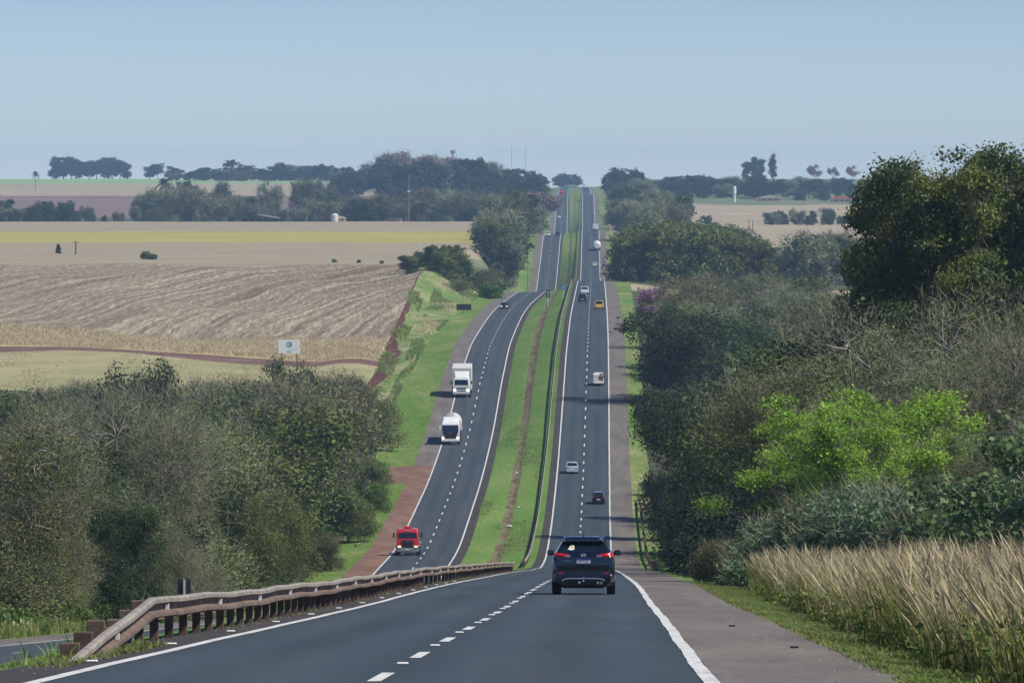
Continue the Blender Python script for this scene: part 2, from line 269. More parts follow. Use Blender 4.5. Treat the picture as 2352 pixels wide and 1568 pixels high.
M['offwhite'] = flat_mat('offwhite', (.62,.61,.57), .6)
M['grey'] = flat_mat('grey_panel', (.36,.36,.36), .6)
M['greyrail'] = flat_mat('grey_plastic', (.22,.24,.26), .5)
M['navy'] = flat_mat('navy_paint', (.003,.006,.012), .16, coat=1.0)
M['black'] = flat_mat('black_paint', (.006,.008,.014), .25, coat=.8)
M['silver'] = flat_mat('silver_paint', (.52,.58,.68), .3, metal=.2, coat=.8)
M['redp'] = flat_mat('red_paint', (.62,.018,.028), .3, coat=.6)
M['yellowp'] = flat_mat('yellow_paint', (.72,.42,.035), .35, coat=.4)
M['glass'] = flat_mat('dark_glass', (.006,.012,.02), .06, spec=.8)
M['tyre'] = flat_mat('tyre_rubber', (.012,.012,.013), .85)
M['rim'] = flat_mat('rim_metal', (.35,.35,.36), .35, metal=.8)
M['chrome'] = flat_mat('chrome', (.75,.76,.78), .15, metal=1)
M['plastic'] = flat_mat('black_plastic', (.012,.013,.015), .6)
M['tail'] = flat_mat('tail_lamp', (.55,.012,.012), .15, coat=1, spec=.6)
M['head'] = flat_mat('head_lamp', (.9,.85,.7), .2, emit=(1,.86,.62), es=2.2)
M['plate'] = flat_mat('plate_white', (.72,.73,.74), .5)
M['plateblue'] = flat_mat('plate_blue', (.02,.06,.35), .5)
M['ink'] = flat_mat('ink', (.015,.015,.02), .6)
M['cargo'] = noise_mat('rusty_cargo', [(.3,(.12,.05,.03)),(.6,(.3,.14,.09))], 2, .9)
M['bluesign'] = flat_mat('blue_sign', (.02,.20,.62), .5)
M['signback'] = flat_mat('sign_back', (.018,.022,.028), .6)
M['greensign'] = flat_mat('green_sign', (.02,.30,.22), .5)
M['logo'] = flat_mat('logo_teal', (.10,.24,.30), .6)
M['logo2'] = flat_mat('logo_pale', (.33,.45,.52), .6)
M['concrete'] = noise_mat('concrete', [(.3,(.42,.40,.36)),(.6,(.55,.53,.48))], 1.0, .9)
M['darkroof'] = flat_mat('dark_roof', (.035,.037,.045), .5)
M['tinroof'] = flat_mat('tin_roof', (.32,.33,.35), .45)
M['tile'] = noise_mat('orange_tile', [(.3,(.42,.12,.06)),(.6,(.55,.18,.1))], 1.5, .9)
M['cream'] = noise_mat('cream_wall', [(.3,(.55,.40,.26)),(.6,(.66,.5,.35))], .6, .9)
M['tankblue'] = flat_mat('tank_blue', (.03,.25,.55), .5)
M['stone'] = noise_mat('pale_stone', [(.3,(.45,.44,.42)),(.6,(.65,.63,.6))], 3, .9)
M['wood'] = noise_mat('weathered_wood', [(.3,(.12,.08,.055)),(.6,(.26,.18,.13))], 3, .9)

# ---------------------------------------------------------------- ground sheet: one grid, butted blocks
rows = list(np.arange(14, 300, 2.0)) + list(np.arange(300, 1700, 6.0)) + list(np.arange(1700, 4200, 12.0)) + list(np.arange(4200, 7001, 60.0))
BOUND = [1410, 216, 232, 540, 560, 746, 776, 866, 966, 982, 1046, 1350, 1460, 1522, 2012, 2292, 2624, 2150, 3150, 3400, 3640, 3706, 4300, 4100, 2300]
rows = np.array(sorted(set([round(float(r), 2) for r in rows] + BOUND)))
keep = [0]
for i in range(1, len(rows)):
    if rows[i]-rows[keep[-1]] < .9 and rows[i] not in BOUND: continue
    keep.append(i)
rows = rows[keep]; D0 = rows
def ri(d): return int(np.argmin(np.abs(rows - d)))
xLo = cL(D0)-HW-2.8; xVL = xLo - vgL(D0); xFE = fE(D0)
xRo = cR(D0)+HW+shR(D0); xVR = xRo+vgR(D0)
cols = []; names = {}
def addc(n, arr): names[n] = len(cols); cols.append(np.broadcast_to(np.asarray(arr, float), D0.shape).copy())
LO = [3000,2200,1500,1000,700,520,400,310,250,200,160,130,105,86,70,57,46,37,29,22,16,11,7,3.5]
for k, o in enumerate(LO): addc('L%d' % k, xFE - o)
addc('FE', xFE); addc('FEr', xFE + (2.2+.7*np.sin(D0*.021)+.6*np.sin(D0*.057+1)+.35*np.sin(D0*.17)+.2*np.sin(D0*.43))*(.95-.0010*(D0-866))*sstep((D0-880)/60)*sstep((1310-D0)/200) + .35)
for k in range(1, 6): addc('bk%d' % k, cols[names['FEr']] + (xVL-cols[names['FEr']])*k/6)
addc('VL', xVL); addc('vl1', (xVL*.66+xLo*.34)); addc('vl2', (xVL*.33+xLo*.67)); addc('LoS', xLo)
addc('Lo1', cL(D0)-HW-.9); addc('Lla', cL(D0)-HW); addc('Lc', cL(D0)); addc('Lra', cL(D0)+HW); addc('Li', cL(D0)+HW+1.0)
xi, xr = cL(D0)+HW+1.0, cR(D0)-HW-wI(D0)
for k, f in enumerate([.12,.22,.30,.37,.42,.47,.52,.62,.76,.88]): addc('m%d' % k, xi+(xr-xi)*f)
addc('Ri', xr); addc('Rla', cR(D0)-HW); addc('Rc', cR(D0)); addc('Rra', cR(D0)+HW); addc('Ro', xRo)
addc('vr1', xRo*.5+xVR*.5); addc('VR', xVR)
RO = [2,4.5,7.5,11,15,20,26,33,42,53,66,82,102,128,160,200,250,310,400,520,700,1000,1500,2200,3000]
for k, o in enumerate(RO): addc('R%d' % k, xVR + o)
XX = np.stack(cols, 1); DD = np.repeat(D0[:, None], XX.shape[1], 1)
off = np.clip(xFE[:, None]-XX, 0, 110)
DD = DD + .92*off*(sstep((D0-700)/180)*sstep((1500-D0)/350))[:, None]
ZZ = -ydepth(XX, DD)
def block(name, c0, c1, r0, r1, mat, label, cat):
    i0, i1 = (0 if r0 is None else ri(r0)), (len(rows)-1 if r1 is None else ri(r1)); j0, j1 = names[c0], names[c1]
    P = np.stack([XX[i0:i1+1, j0:j1+1], DD[i0:i1+1, j0:j1+1], ZZ[i0:i1+1, j0:j1+1]], -1).reshape(-1, 3)
    nr, nc = i1-i0+1, j1-j0+1; I = np.arange(nr*nc).reshape(nr, nc)
    q = np.stack([I[:-1, :-1], I[:-1, 1:], I[1:, 1:], I[1:, :-1]], -1).reshape(-1, 4)
    me = mesh_np(name, P, [q], [mat], smooth=True)
    if name == 'road':
        at = me.attributes.new('lateral', 'FLOAT', 'POINT'); at.data.foreach_set('value', np.tile([-1., 0., 1.], nr).astype(np.float32))
    o = obj(name, me); return tag(o, label, cat, kind='structure')
block('road', 'Rla', 'Rra', None, None, M['road'], 'dark two lane carriageway on the right, dipping and climbing straight ahead', 'road')
block('road', 'Lla', 'Lra', None, None, M['road2'], 'oncoming two lane carriageway left of the grass median', 'road')
block('shoulder', 'Ri', 'Rla', None, None, M['strip'], 'narrow dark paved strip along the median side of the right carriageway', 'shoulder')
block('shoulder', 'Lra', 'Li', None, None, M['strip'], 'narrow dark paved strip along the median side of the left carriageway', 'shoulder')
block('shoulder', 'Rra', 'Ro', None, None, M['shoulder'], 'wide grey brown shoulder on the right side of the right carriageway', 'shoulder')
block('shoulder', 'LoS', 'Lla', None, 540, M['shoulder'], 'nearest stretch of outer shoulder beside the left carriageway', 'shoulder')
block('shoulder', 'LoS', 'Lla', 540, 776, M['red'], 'red earth covered shoulder beside the red truck', 'shoulder')
block('shoulder', 'LoS', 'Lla', 776, None, M['shoulder'], 'grey brown outer shoulder of the left carriageway beyond the dirt turn-off', 'shoulder')
block('median', 'Li', 'm3', None, None, M['grass'], 'mown green grass on the left half of the median', 'grass')
block('median', 'm6', 'Ri', None, None, M['grass'], 'mown green grass on the right half of the median', 'grass')
block('ditch', 'm3', 'm6', 560, None, M['ditch'], 'brown earth drainage ditch running along the middle of the median', 'ditch')
block('median', 'm3', 'm6', None, 560, M['grass'], 'grass in the centre of the median before the ditch begins', 'grass')
block('verge', 'VL', 'LoS', None, 746, M['verge'], 'bright green mown verge beside the red truck', 'grass')
block('dirt_path', 'VL', 'LoS', 746, 776, M['red'], 'short red dirt turn-off cut through the left verge', 'path')
block('verge', 'VL', 'LoS', 776, None, M['verge'], 'green mown verge climbing beside the left carriageway', 'grass')
block('verge', 'Ro', 'VR', None, 216, M['verge'], 'narrow green verge between the right shoulder and the tall grass', 'grass')
block('verge', 'Ro', 'VR', 216, None, M['verge'], 'green verge under the trees along the right shoulder', 'grass')
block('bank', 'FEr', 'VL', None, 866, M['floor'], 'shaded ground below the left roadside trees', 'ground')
block('bank', 'FEr', 'VL', 866, 1660, M['bankgrass'], 'rough grassy bank between the left verge and the stubble field', 'bank')
block('bank', 'FEr', 'VL', 1660, None, M['dullg'], 'far grassy bank beside the left carriageway', 'bank')
block('earth_bank', 'FE', 'FEr', 866, 1410, M['redbank'], 'bare dark red soil edge between stubble field and grassy bank', 'bank')
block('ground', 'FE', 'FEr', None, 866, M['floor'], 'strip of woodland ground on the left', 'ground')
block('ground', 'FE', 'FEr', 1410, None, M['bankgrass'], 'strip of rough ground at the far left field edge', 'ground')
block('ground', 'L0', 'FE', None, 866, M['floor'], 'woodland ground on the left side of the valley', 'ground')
block('pasture', 'L0', 'FE', 866, 966, M['pasture'], 'pale dry pasture below the dirt track on the left', 'pasture')
block('dirt_track', 'L0', 'FE', 966, 982, M['track'], 'reddish dirt track along the bottom of the stubble field', 'track')
block('field_edge', 'L0', 'FE', 982, 1046, M['straw'], 'strip of golden dry grass between dirt track and stubble', 'grass')
block('field', 'L0', 'FE', 1046, 1522, M['stub'], 'large tan stubble field with pale curving straw rows', 'field')
block('field', 'L0', 'FE', 1522, 2012, M['tan'], 'plain tan field between the striped stubble and the yellow crop', 'field')
block('field', 'L0', 'FE', 2012, 2292, M['yellow'], 'long band of yellow crop', 'field')
block('field', 'L0', 'FE', 2292, 2624, M['tan'], 'tan field strip between the yellow crop and the tree line', 'field')
block('ground', 'L0', 'FE', 2624, 3150, M['floor'], 'ground below the left tree line', 'ground')
block('field', 'L0', 'FE', 3150, 3706, M['plough'], 'purplish brown ploughed field behind the left tree line', 'field')
block('field', 'L0', 'FE', 3706, 4300, M['tan2'], 'pale tan field below the left horizon', 'field')
block('field', 'L0', 'FE', 4300, None, M['greenf'], 'pale green field on the left horizon', 'field')
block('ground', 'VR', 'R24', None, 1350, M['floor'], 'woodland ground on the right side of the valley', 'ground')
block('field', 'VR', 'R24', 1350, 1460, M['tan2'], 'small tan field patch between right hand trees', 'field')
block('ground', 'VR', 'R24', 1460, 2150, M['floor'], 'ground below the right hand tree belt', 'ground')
block('field', 'VR', 'R24', 2150, 3400, M['tan2'], 'broad tan field right of the highway in the distance', 'field')
block('field', 'VR', 'R24', 3400, None, M['dullg'], 'dull green land on the right horizon', 'field')

# markings, laid just above the road, on the same rows
def lift(d): return .006 + d*1.6e-5
def strip(name, xa, xb, d0, d1, label):
    dd = np.array(sorted([d0, d1] + [r for r in rows if d0 < r < d1]))
    a, b = xa(dd), xb(dd)
    P = np.concatenate([np.stack([a, dd, -ydepth(a, dd)+lift(dd)], 1), np.stack([b, dd, -ydepth(b, dd)+lift(dd)], 1)]); n = len(dd)
    i = np.arange(n-1); q = np.stack([i, i+n, i+n+1, i+1], 1)
    return tag(obj(name, mesh_np(name, P, [q], [M['paint']])), label, 'road marking', kind='structure')
wl = lambda d: .072 + d*1.2e-5
wig = lambda d: .010*np.sin(d*.35)+.006*np.sin(d*1.1)
strip('edge_line', lambda d: cR(d)-HW+.08-wl(d)+wig(d), lambda d: cR(d)-HW+.10+wl(d)+wig(d), 16, 4600, 'white edge line on the median side of the right carriageway')
strip('edge_line', lambda d: cR(d)+HW-.10-wl(d)+wig(d), lambda d: cR(d)+HW-.08+wl(d)+wig(d), 16, 4600, 'white edge line between right lane and right shoulder')
strip('edge_line', lambda d: cL(d)-HW+.08-wl(d), lambda d: cL(d)-HW+.10+wl(d), 16, 4600, 'white edge line on the outer side of the left carriageway')
strip('edge_line', lambda d: cL(d)+HW-.10-wl(d), lambda d: cL(d)+HW-.08+wl(d), 16, 4600, 'white edge line on the median side of the left carriageway')
def dashes(name, c, label, start):
    P = []; Q = []
    d = start
    while d < 4500:
        sub = sorted([d, d+4.0] + [float(r) for r in rows if d < r < d+4.0])
        for a, b in zip(sub[:-1], sub[1:]):
            k = len(P)
            for (xx, yy) in ((-wl(a), a), (wl(a), a), (wl(b), b), (-wl(b), b)):
                x = float(c(yy))+xx; P.append((x, yy, gz(x, yy)+float(lift(yy))))
            Q.append((k, k+1, k+2, k+3))
        d += 12.4 if d < 1500 else 16
    return tag(obj(name, mesh_np(name, P, [np.array(Q)], [M['paint']])), label, 'road marking', kind='structure')
dashes('lane_dashes', cR, 'white dashed line between the lanes of the right carriageway', 33.6)
dashes('lane_dashes', cL, 'white dashed line between the lanes of the left carriageway', 30)

# ---------------------------------------------------------------- mesh builder for hard objects
class MB:
    def __init__(s): s.V = []; s.F = []; s.S = []
    def add(s, verts, faces, smooth=False):
        k = len(s.V); s.V += [tuple(v) for v in verts]; s.F += [tuple(i+k for i in f) for f in faces]; s.S += [smooth]*len(faces); return s
    def box(s, c, d, bev=0.0, rot=None, taper=None):
        hx, hy, hz = d[0]/2, d[1]/2, d[2]/2; b = min(bev, hx*.9, hy*.9, hz*.9)
        vs = []
        # three-ring chamfered box
        def ring(z, ix, iy, t=1.0):
            x, y = (hx-ix)*t, (hy-iy)*t
            if b > 0: return [(-x+b,-y,z),(x-b,-y,z),(x,-y+b,z),(x,y-b,z),(x-b,y,z),(-x+b,y,z),(-x,y-b,z),(-x,-y+b,z)]
            return [(-x,-y,z),(x,-y,z),(x,y,z),(-x,y,z)]
        tt = taper or 1.0
        rs = [ring(-hz, b, b), ring(-hz+b, 0, 0), ring(hz-b, 0, 0, tt), ring(hz, b, b, tt)] if b > 0 else [ring(-hz,0,0), ring(hz,0,0,tt)]
        n = len(rs[0]); 
        for r in rs: vs += r
        fs = []
        for k in range(len(rs)-1):
            for i in range(n): j = (i+1) % n; fs.append((k*n+i, k*n+j, (k+1)*n+j, (k+1)*n+i))
        fs.append(tuple(reversed(range(n)))); fs.append(tuple(range((len(rs)-1)*n, len(rs)*n)))
        m = rot if rot is not None else Matrix.Identity(3)
        vs = [m @ Vector(v) + Vector(c) for v in vs]
        return s.add(vs, fs)
    def cyl(s, p0, p1, r0, r1=None, n=16, caps=True, sq=1.0):
        r1 = r0 if r1 is None else r1
        p0, p1 = Vector(p0), Vector(p1); a = (p1-p0).normalized()
        e = Vector((0,0,1)) if abs(a.z) < .9 else Vector((1,0,0)); u = a.cross(e).normalized(); v = u.cross(a)
        vs = []
        for p, r in ((p0, r0), (p1, r1)):
            for i in range(n):
                t = 2*math.pi*i/n; vs.append(p + u*math.cos(t)*r + v*math.sin(t)*r*sq)
        fs = [(i, (i+1) % n, n+(i+1) % n, n+i) for i in range(n)]
        s.add(vs, fs, True)
        if caps: s.add(vs, [tuple(reversed(range(n))), tuple(range(n, 2*n))])
        return s
    def beam(s, p0, p1, w, h):
        p0, p1 = Vector(p0), Vector(p1); a = (p1-p0); L = a.length; q = a.to_track_quat('Z', 'Y').to_matrix()
        return s.box((p0+p1)/2, (w, h, L), 0, q)
    def loft(s, rings, closed=True, caps=True, smooth=True):
        n = len(rings[0]); vs = [v for r in rings for v in r]; fs = []
        for k in range(len(rings)-1):
            for i in range(n if closed else n-1):
                j = (i+1) % n; fs.append((k*n+i, k*n+j, (k+1)*n+j, (k+1)*n+i))
        s.add(vs, fs, smooth)
        if caps and closed: s.add(vs, [tuple(reversed(range(n))), tuple(range((len(rings)-1)*n, len(rings)*n))])
        return s
    def prism(s, poly, axis, a0, a1):
        """poly of 2D pts extruded along axis 'x' (poly in y,z) or 'y' (poly in x,z)"""
        f = (lambda p, a: (a, p[0], p[1])) if axis == 'x' else (lambda p, a: (p[0], a, p[1]))
        return s.loft([[f(p, a0) for p in poly], [f(p, a1) for p in poly]], smooth=False)
    def build(s, name, mat, parent=None, bevel=0):
        me = bpy.data.meshes.new(name); me.from_pydata([tuple(v) for v in s.V], [], s.F); me.polygons.foreach_set('use_smooth', s.S)
        me.materials.append(mat); me.update(); o = obj(name, me, parent)
        import bmesh
        b = bmesh.new(); b.from_mesh(me); bmesh.ops.recalc_face_normals(b, faces=b.faces); b.to_mesh(me); b.free()
        if bevel:
            md = o.modifiers.new('bevel', 'BEVEL'); md.width = bevel; md.segments = 2; md.limit_method = 'ANGLE'
        return o
def text(txt, size, mat, parent, loc, rot, name='lettering', ext=.002, sx=1.0):
    cu = bpy.data.curves.new(name, 'FONT'); cu.body = txt; cu.size = size; cu.extrude = ext; cu.align_x = 'CENTER'; cu.align_y = 'CENTER'
    t = bpy.data.objects.new(name, cu); col.objects.link(t); dg = bpy.context.evaluated_depsgraph_get()
    me = bpy.data.meshes.new_from_object(t.evaluated_get(dg)); bpy.data.objects.remove(t)
    me.materials.clear(); me.materials.append(mat); o = obj(name, me, parent); o.location = loc; o.rotation_euler = rot; o.scale = (sx, 1, 1); return o
def on_road(name, x, d, toward=False, yaw=0, c=None):
    z = gz(x, d); e = 1.5
    c = c or (cR if not toward else cL)
    hd = math.atan2(float(c(d+15)-c(d-15)), 30.0)      # heading of the carriageway
    sl = math.atan2(gz(x, d+e)-gz(x, d-e), 2*e)
    if toward: return empty(name, (x, d, z), math.pi - hd + yaw, -sl)
    return empty(name, (x, d, z), -hd + yaw, sl)
def rrect(y0, y1, w, z, r=.18, n=4, w2=None):
    """rounded rectangle in plan: y from y0 (rear) to y1 (front), half width w"""
    w2 = w if w2 is None else w2; pts = []
    for (cx, cy, a0) in ((w-r, y0+r, -90), (w2-r, y1-r, 0), (-w2+r, y1-r, 90), (-w+r, y0+r, 180)):
        for k in range(n+1):
            a = R_(a0+90*k/n); pts.append((cx+r*math.cos(a), cy+r*math.sin(a), z))
    return pts
def wheel(parent, x, y, r, wd, name='wheel'):
    s = 1 if x > 0 else -1
    o = MB().cyl((x-wd/2, y, r), (x+wd/2, y, r), r, n=24).build(name, M['tyre'], parent)
    MB().cyl((x+s*wd*.42, y, r), (x+s*wd*.55, y, r), r*.62, n=18).build('rim', M['rim'], o)
    return o
def car(name, loc_e, paint, Lg, W, H, belt, zb, gh, hood_z=None, plate=True, bed=False, lights_on=False, tail_w=.16, tail_h=.16, wr=.32, roofrails=False, tail_z=None, mirrors=True):
    """loc_e empty; gh = (rear bottom y, rear top y, front top y, front bottom y) of the greenhouse"""
    e = loc_e; hw = W/2; y0, y1 = -Lg/2, Lg/2; hz = hood_z or belt-.08
    def prof(w, b, t):
        half = [(0, b), (.80*w, b), (.95*w, b+.10), (w, b+.28*(t-b)), (w*.99, b+.62*(t-b)), (w*.955, t-.07), (w*.88, t)]
        return half + [(-x, z) for x, z in reversed(half[1:])] 
    st = [(y0, .90, zb+.12, belt-.10), (y0+.07, .965, zb+.05, belt-.02), (y0+.5, 1, zb, belt), (gh[3]-.15, 1, zb, belt), (gh[3]+.1, .99, zb, hz+.03), (y1-.35, .95, zb, hz-.08), (y1-.08, .88, zb+.05, hz-.2), (y1, .8, zb+.1, hz-.3)]
    MB().loft([[(x, y, z) for x, z in prof(hw*k, b, t)] for (y, k, b, t) in st]).build('body', paint, e)
    g0, g1 = rrect(gh[0], gh[3], hw*.90, belt-.03), rrect(gh[1], gh[2], hw*.70, H-.07)
    MB().loft([g0, g1], smooth=True).build('window', M['glass'], e)
    ro = MB(); ro.loft([rrect(gh[1]-.05, gh[2]+.04, hw*.715, H-.085), rrect(gh[1]-.06, gh[2]+.02, hw*.70, H-.03), rrect(gh[1]+.1, gh[2]-.15, hw*.58, H)]); ro.build('roof', paint, e)
    for sx in (-1, 1):
        for (ya, yb, wd) in ((gh[0]+.05, gh[1]+.04, .14), (gh[3]-.08, gh[2]-.04, .09), ((gh[0]+gh[3])/2, (gh[1]+gh[2])/2, .09)):
            MB().beam((sx*hw*.885, ya, belt-.04), (sx*hw*.70, yb, H-.06), .07, wd).build('pillar', paint, e)
    for sx in (-1, 1):
        for yy in (y0+.82, y1-.85): wheel(e, sx*(hw-.12), yy, wr, .22)
        tz = tail_z or belt-.22
        MB().box((sx*(hw*.90-tail_w/2), y0+.03, tz), (tail_w, .12, tail_h), .02).build('tail_light', M['tail'], e)
        MB().box((sx*(hw*.66), y1-.07, hz-.30), (.30, .16, .15), .02).build('headlight', M['head'] if lights_on else M['chrome'], e)
        if mirrors:
            mm = MB().box((sx*(hw+.10), gh[3]-.35, belt+.07), (.20, .10, .14), .03); mm.beam((sx*hw*.9, gh[3]-.33, belt-.02), (sx*(hw+.05), gh[3]-.35, belt+.03), .04, .04); mm.build('mirror', M['plastic'], e)
    MB().box((0, y0-.01, zb+.16), (W*.86, .16, .22), .04).build('rear_bumper', M['plastic'] if name in ('suv_car',) else paint, e)
    MB().box((0, y1-.02, zb+.14), (W*.74, .14, .20), .04).build('front_bumper', M['plastic'], e)
    MB().box((0, y1-.03, hz-.32), (W*.42, .10, .13), .02).build('grille', M['plastic'], e)
    if plate:
        MB().box((0, y0-.0, (belt+zb)/2+.02), (.42, .10, .13), .01).build('number_plate', M['plate'], e)
    return e

# ---------------------------------------------------------------- vehicles
def make_suv():
    e = on_road('suv_car', 2.13, 168.4); sp = e
    hw = .93
    def ringp(y, k, b, t, tk=.88):
        w = hw*k
        half = [(0,b),(.72*w,b),(.90*w,b+.07),(.985*w,b+.26),(w,b+.45),(.99*w,t-.30),(.965*w,t-.12),(tk*w,t-.02),(tk*w*.8,t)]
        return [(x,y,z) for x,z in half + [(-x,z) for x,z in reversed(half[1:])]]
    st = [(-2.36,.86,.34,1.04,.84),(-2.33,.93,.27,1.16,.86),(-2.24,.975,.22,1.235,.88),(-1.9,1,.21,1.26,.9),(-.5,1,.21,1.23,.92),(.9,1,.21,1.17,.92),(1.15,.995,.21,1.10,.92),(1.9,.95,.22,1.0,.9),(2.25,.85,.28,.88,.88),(2.34,.75,.34,.74,.85)]
    MB().loft([ringp(*s) for s in st]).build('body', M['navy'], e)
    # tailgate with a slightly proud lower panel and a recess for the plate
    MB().loft([[(-.74,-2.375,.70),(.74,-2.375,.70),(.74,-2.30,.70),(-.74,-2.30,.70)],[(-.78,-2.39,.86),(.78,-2.39,.86),(.78,-2.30,.86),(-.78,-2.30,.86)],[(-.78,-2.375,1.10),(.78,-2.375,1.10),(.78,-2.25,1.10),(-.78,-2.25,1.10)],[(-.78,-2.30,1.235),(.78,-2.30,1.235),(.78,-2.2,1.235),(-.78,-2.2,1.235)]],smooth=False).build('tailgate', M['navy'], e, .015)
    g0 = rrect(-2.26, 1.15, .80, 1.21, .14); g1 = rrect(-1.93, .35, .585, 1.61, .14)
    MB().loft([g0, g1]).build('side_window', M['glass'], e)
    MB().loft([[(-.70,-2.29,1.235),(.70,-2.29,1.235),(.70,-2.2,1.235),(-.70,-2.2,1.235)],[(-.60,-2.04,1.52),(.60,-2.04,1.52),(.60,-1.95,1.52),(-.60,-1.95,1.52)]],smooth=False).build('rear_window', M['glass'], e, .02)
    MB().loft([rrect(-2.0,.5,.60,1.575,.16), rrect(-2.02,.46,.60,1.63,.18), rrect(-1.85,.3,.54,1.685,.2), rrect(-1.5,.0,.42,1.705,.2)]).build('roof', M['navy'], e)
    MB().loft([[(-.57,-2.16,1.535),(.57,-2.16,1.535),(.59,-1.9,1.54),(-.59,-1.9,1.54)],[(-.55,-2.18,1.565),(.55,-2.18,1.565),(.57,-1.9,1.63),(-.57,-1.9,1.63)],[(-.53,-2.10,1.60),(.53,-2.10,1.60),(.55,-1.9,1.65),(-.55,-1.9,1.65)]],smooth=False).build('spoiler', M['navy'], e, .01)
    for s in (-1,1):
        pm = MB(); pm.loft([[(s*.70,-2.30,1.22),(s*.80,-2.24,1.22),(s*.84,-1.95,1.22),(s*.70,-2.0,1.22)],[(s*.585,-2.03,1.56),(s*.62,-1.98,1.56),(s*.64,-1.75,1.56),(s*.56,-1.8,1.56)]],smooth=False)
        pm.build('pillar', M['navy'], e, .01)
        MB().beam((s*.80,1.08,1.17),(s*.60,.36,1.59),.07,.09).build('pillar', M['navy'], e)
    for s in (-1,1):
        r = MB(); r.cyl((s*.57,-1.75,1.685),(s*.57,.2,1.72),.018,n=8); r.beam((s*.57,-1.75,1.60),(s*.57,-1.72,1.70),.04,.05); r.beam((s*.57,.15,1.62),(s*.57,.15,1.72),.04,.05)
        r.build('roof_rail', M['chrome'], e)
        for yy in (-1.45, 1.45): wheel(e, s*.80, yy, .365, .24)
        # wrap-round tail lamp: tapers towards the middle
        t = MB().loft([[(s*.40,-2.395,1.125),(s*.40,-2.395,1.165),(s*.40,-2.30,1.165),(s*.40,-2.30,1.125)],[(s*.60,-2.40,1.075),(s*.60,-2.39,1.20),(s*.60,-2.25,1.20),(s*.60,-2.28,1.075)],[(s*.80,-2.36,1.05),(s*.78,-2.33,1.225),(s*.76,-2.2,1.22),(s*.80,-2.2,1.05)],[(s*.90,-2.22,1.03),(s*.87,-2.18,1.22),(s*.85,-2.0,1.20),(s*.88,-2.0,1.04)]], smooth=True).build('tail_light', M['tail'], e)
        MB().box((s*.40+s*.06,-2.405,1.12),(.16,.01,.03)).build('reversing_lamp', M['chrome'], t)
        MB().box((s*.66,-2.385,.615),(.17,.04,.045),.01).build('reflector', M['tail'], e)
        m = MB().box((s*1.0,.78,1.22),(.20,.12,.16),.04); m.beam((s*.86,.82,1.15),(s*.93,.78,1.19),.05,.06); m.build('mirror', M['black'], e)
        MB().box((s*.60,2.2,.78),(.30,.2,.14),.03).build('headlight', M['chrome'], e)
    b = MB().loft([[(-.80,-2.37,.66),(.80,-2.37,.66),(.88,-2.1,.66),(-.88,-2.1,.66)],[(-.83,-2.46,.56),(.83,-2.46,.56),(.92,-2.1,.56),(-.92,-2.1,.56)],[(-.80,-2.44,.38),(.80,-2.44,.38),(.90,-2.1,.38),(-.90,-2.1,.38)],[(-.66,-2.38,.26),(.66,-2.38,.26),(.8,-2.1,.26),(-.8,-2.1,.26)]],smooth=False).build('rear_bumper', M['black'], e, .03)
    tr = MB()
    pts = [(-.62,.40),(-.56,.455),(-.4,.475),(0,.475),(.4,.475),(.56,.455),(.62,.40)]
    for p, q in zip(pts[:-1], pts[1:]): tr.beam((p[0],-2.455,p[1]),(q[0],-2.455,q[1]),.02,.028)
    tr.build('trim_strip', M['chrome'], b)
    ex = MB(); [ex.cyl((x,-2.50,.345),(x,-2.2,.345),.042,n=14) for x in (.42,.52)]; ex.build('exhaust_tip', M['rim'], e)
    hk = MB(); hk.beam((0,-2.3,.40),(0,-2.56,.40),.05,.05); hk.cyl((0,-2.55,.40),(0,-2.55,.47),.016,n=8); hk.cyl((0,-2.55,.47),(0,-2.55,.52),.028,n=10); hk.cyl((-.12,-2.5,.36),(-.12,-2.54,.36),.035,n=10); hk.build('tow_hook', M['chrome'], e)
    MB().box((0,-2.40,.975),(.42,.02,.13),.008).build('plate_holder', M['ink'], e)
    pl = MB().box((0,-2.418,.975),(.40,.012,.125),.005).build('number_plate', M['plate'], e)
    MB().box((0,-2.427,1.022),(.396,.006,.028)).build('plate_band', M['plateblue'], pl)
    text('RCP1C66', .092, M['ink'], pl, (0,-2.426,.962), (math.pi/2,0,0), 'plate_letters', .002, .86)
    text('SANTA FE', .042, M['chrome'], e, (-.47,-2.398,.985), (math.pi/2,0,0), 'model_lettering', .003, 1.1)
    text('2.2', .045, M['chrome'], e, (.56,-2.40,.90), (math.pi/2,0,0), 'engine_lettering', .003)
    em = MB(); n = 28
    ro = [[(.085*math.cos(2*math.pi*i/n),-2.352,1.155+.052*math.sin(2*math.pi*i/n)) for i in range(n)],[(.085*math.cos(2*math.pi*i/n),-2.372,1.155+.052*math.sin(2*math.pi*i/n)) for i in range(n)],[(.070*math.cos(2*math.pi*i/n),-2.372,1.155+.039*math.sin(2*math.pi*i/n)) for i in range(n)],[(.070*math.cos(2*math.pi*i/n),-2.352,1.155+.039*math.sin(2*math.pi*i/n)) for i in range(n)]]
    em.loft(ro, caps=False); em.beam((-.038,-2.37,1.120),(-.022,-2.37,1.190),.012,.02); em.beam((.022,-2.37,1.120),(.038,-2.37,1.190),.012,.02); em.beam((-.03,-2.37,1.148),(.03,-2.37,1.162),.012,.014)
    em.build('emblem', M['chrome'], e)
    wp = MB(); wp.beam((.02,-2.315,1.262),(.34,-2.30,1.275),.018,.02); wp.beam((.0,-2.33,1.25),(.08,-2.31,1.27),.04,.03); wp.build('rear_wiper', M['plastic'], e)
    def wpt(x, z): return (x, -2.294+(z-1.235)/.285*.25-.006, z)
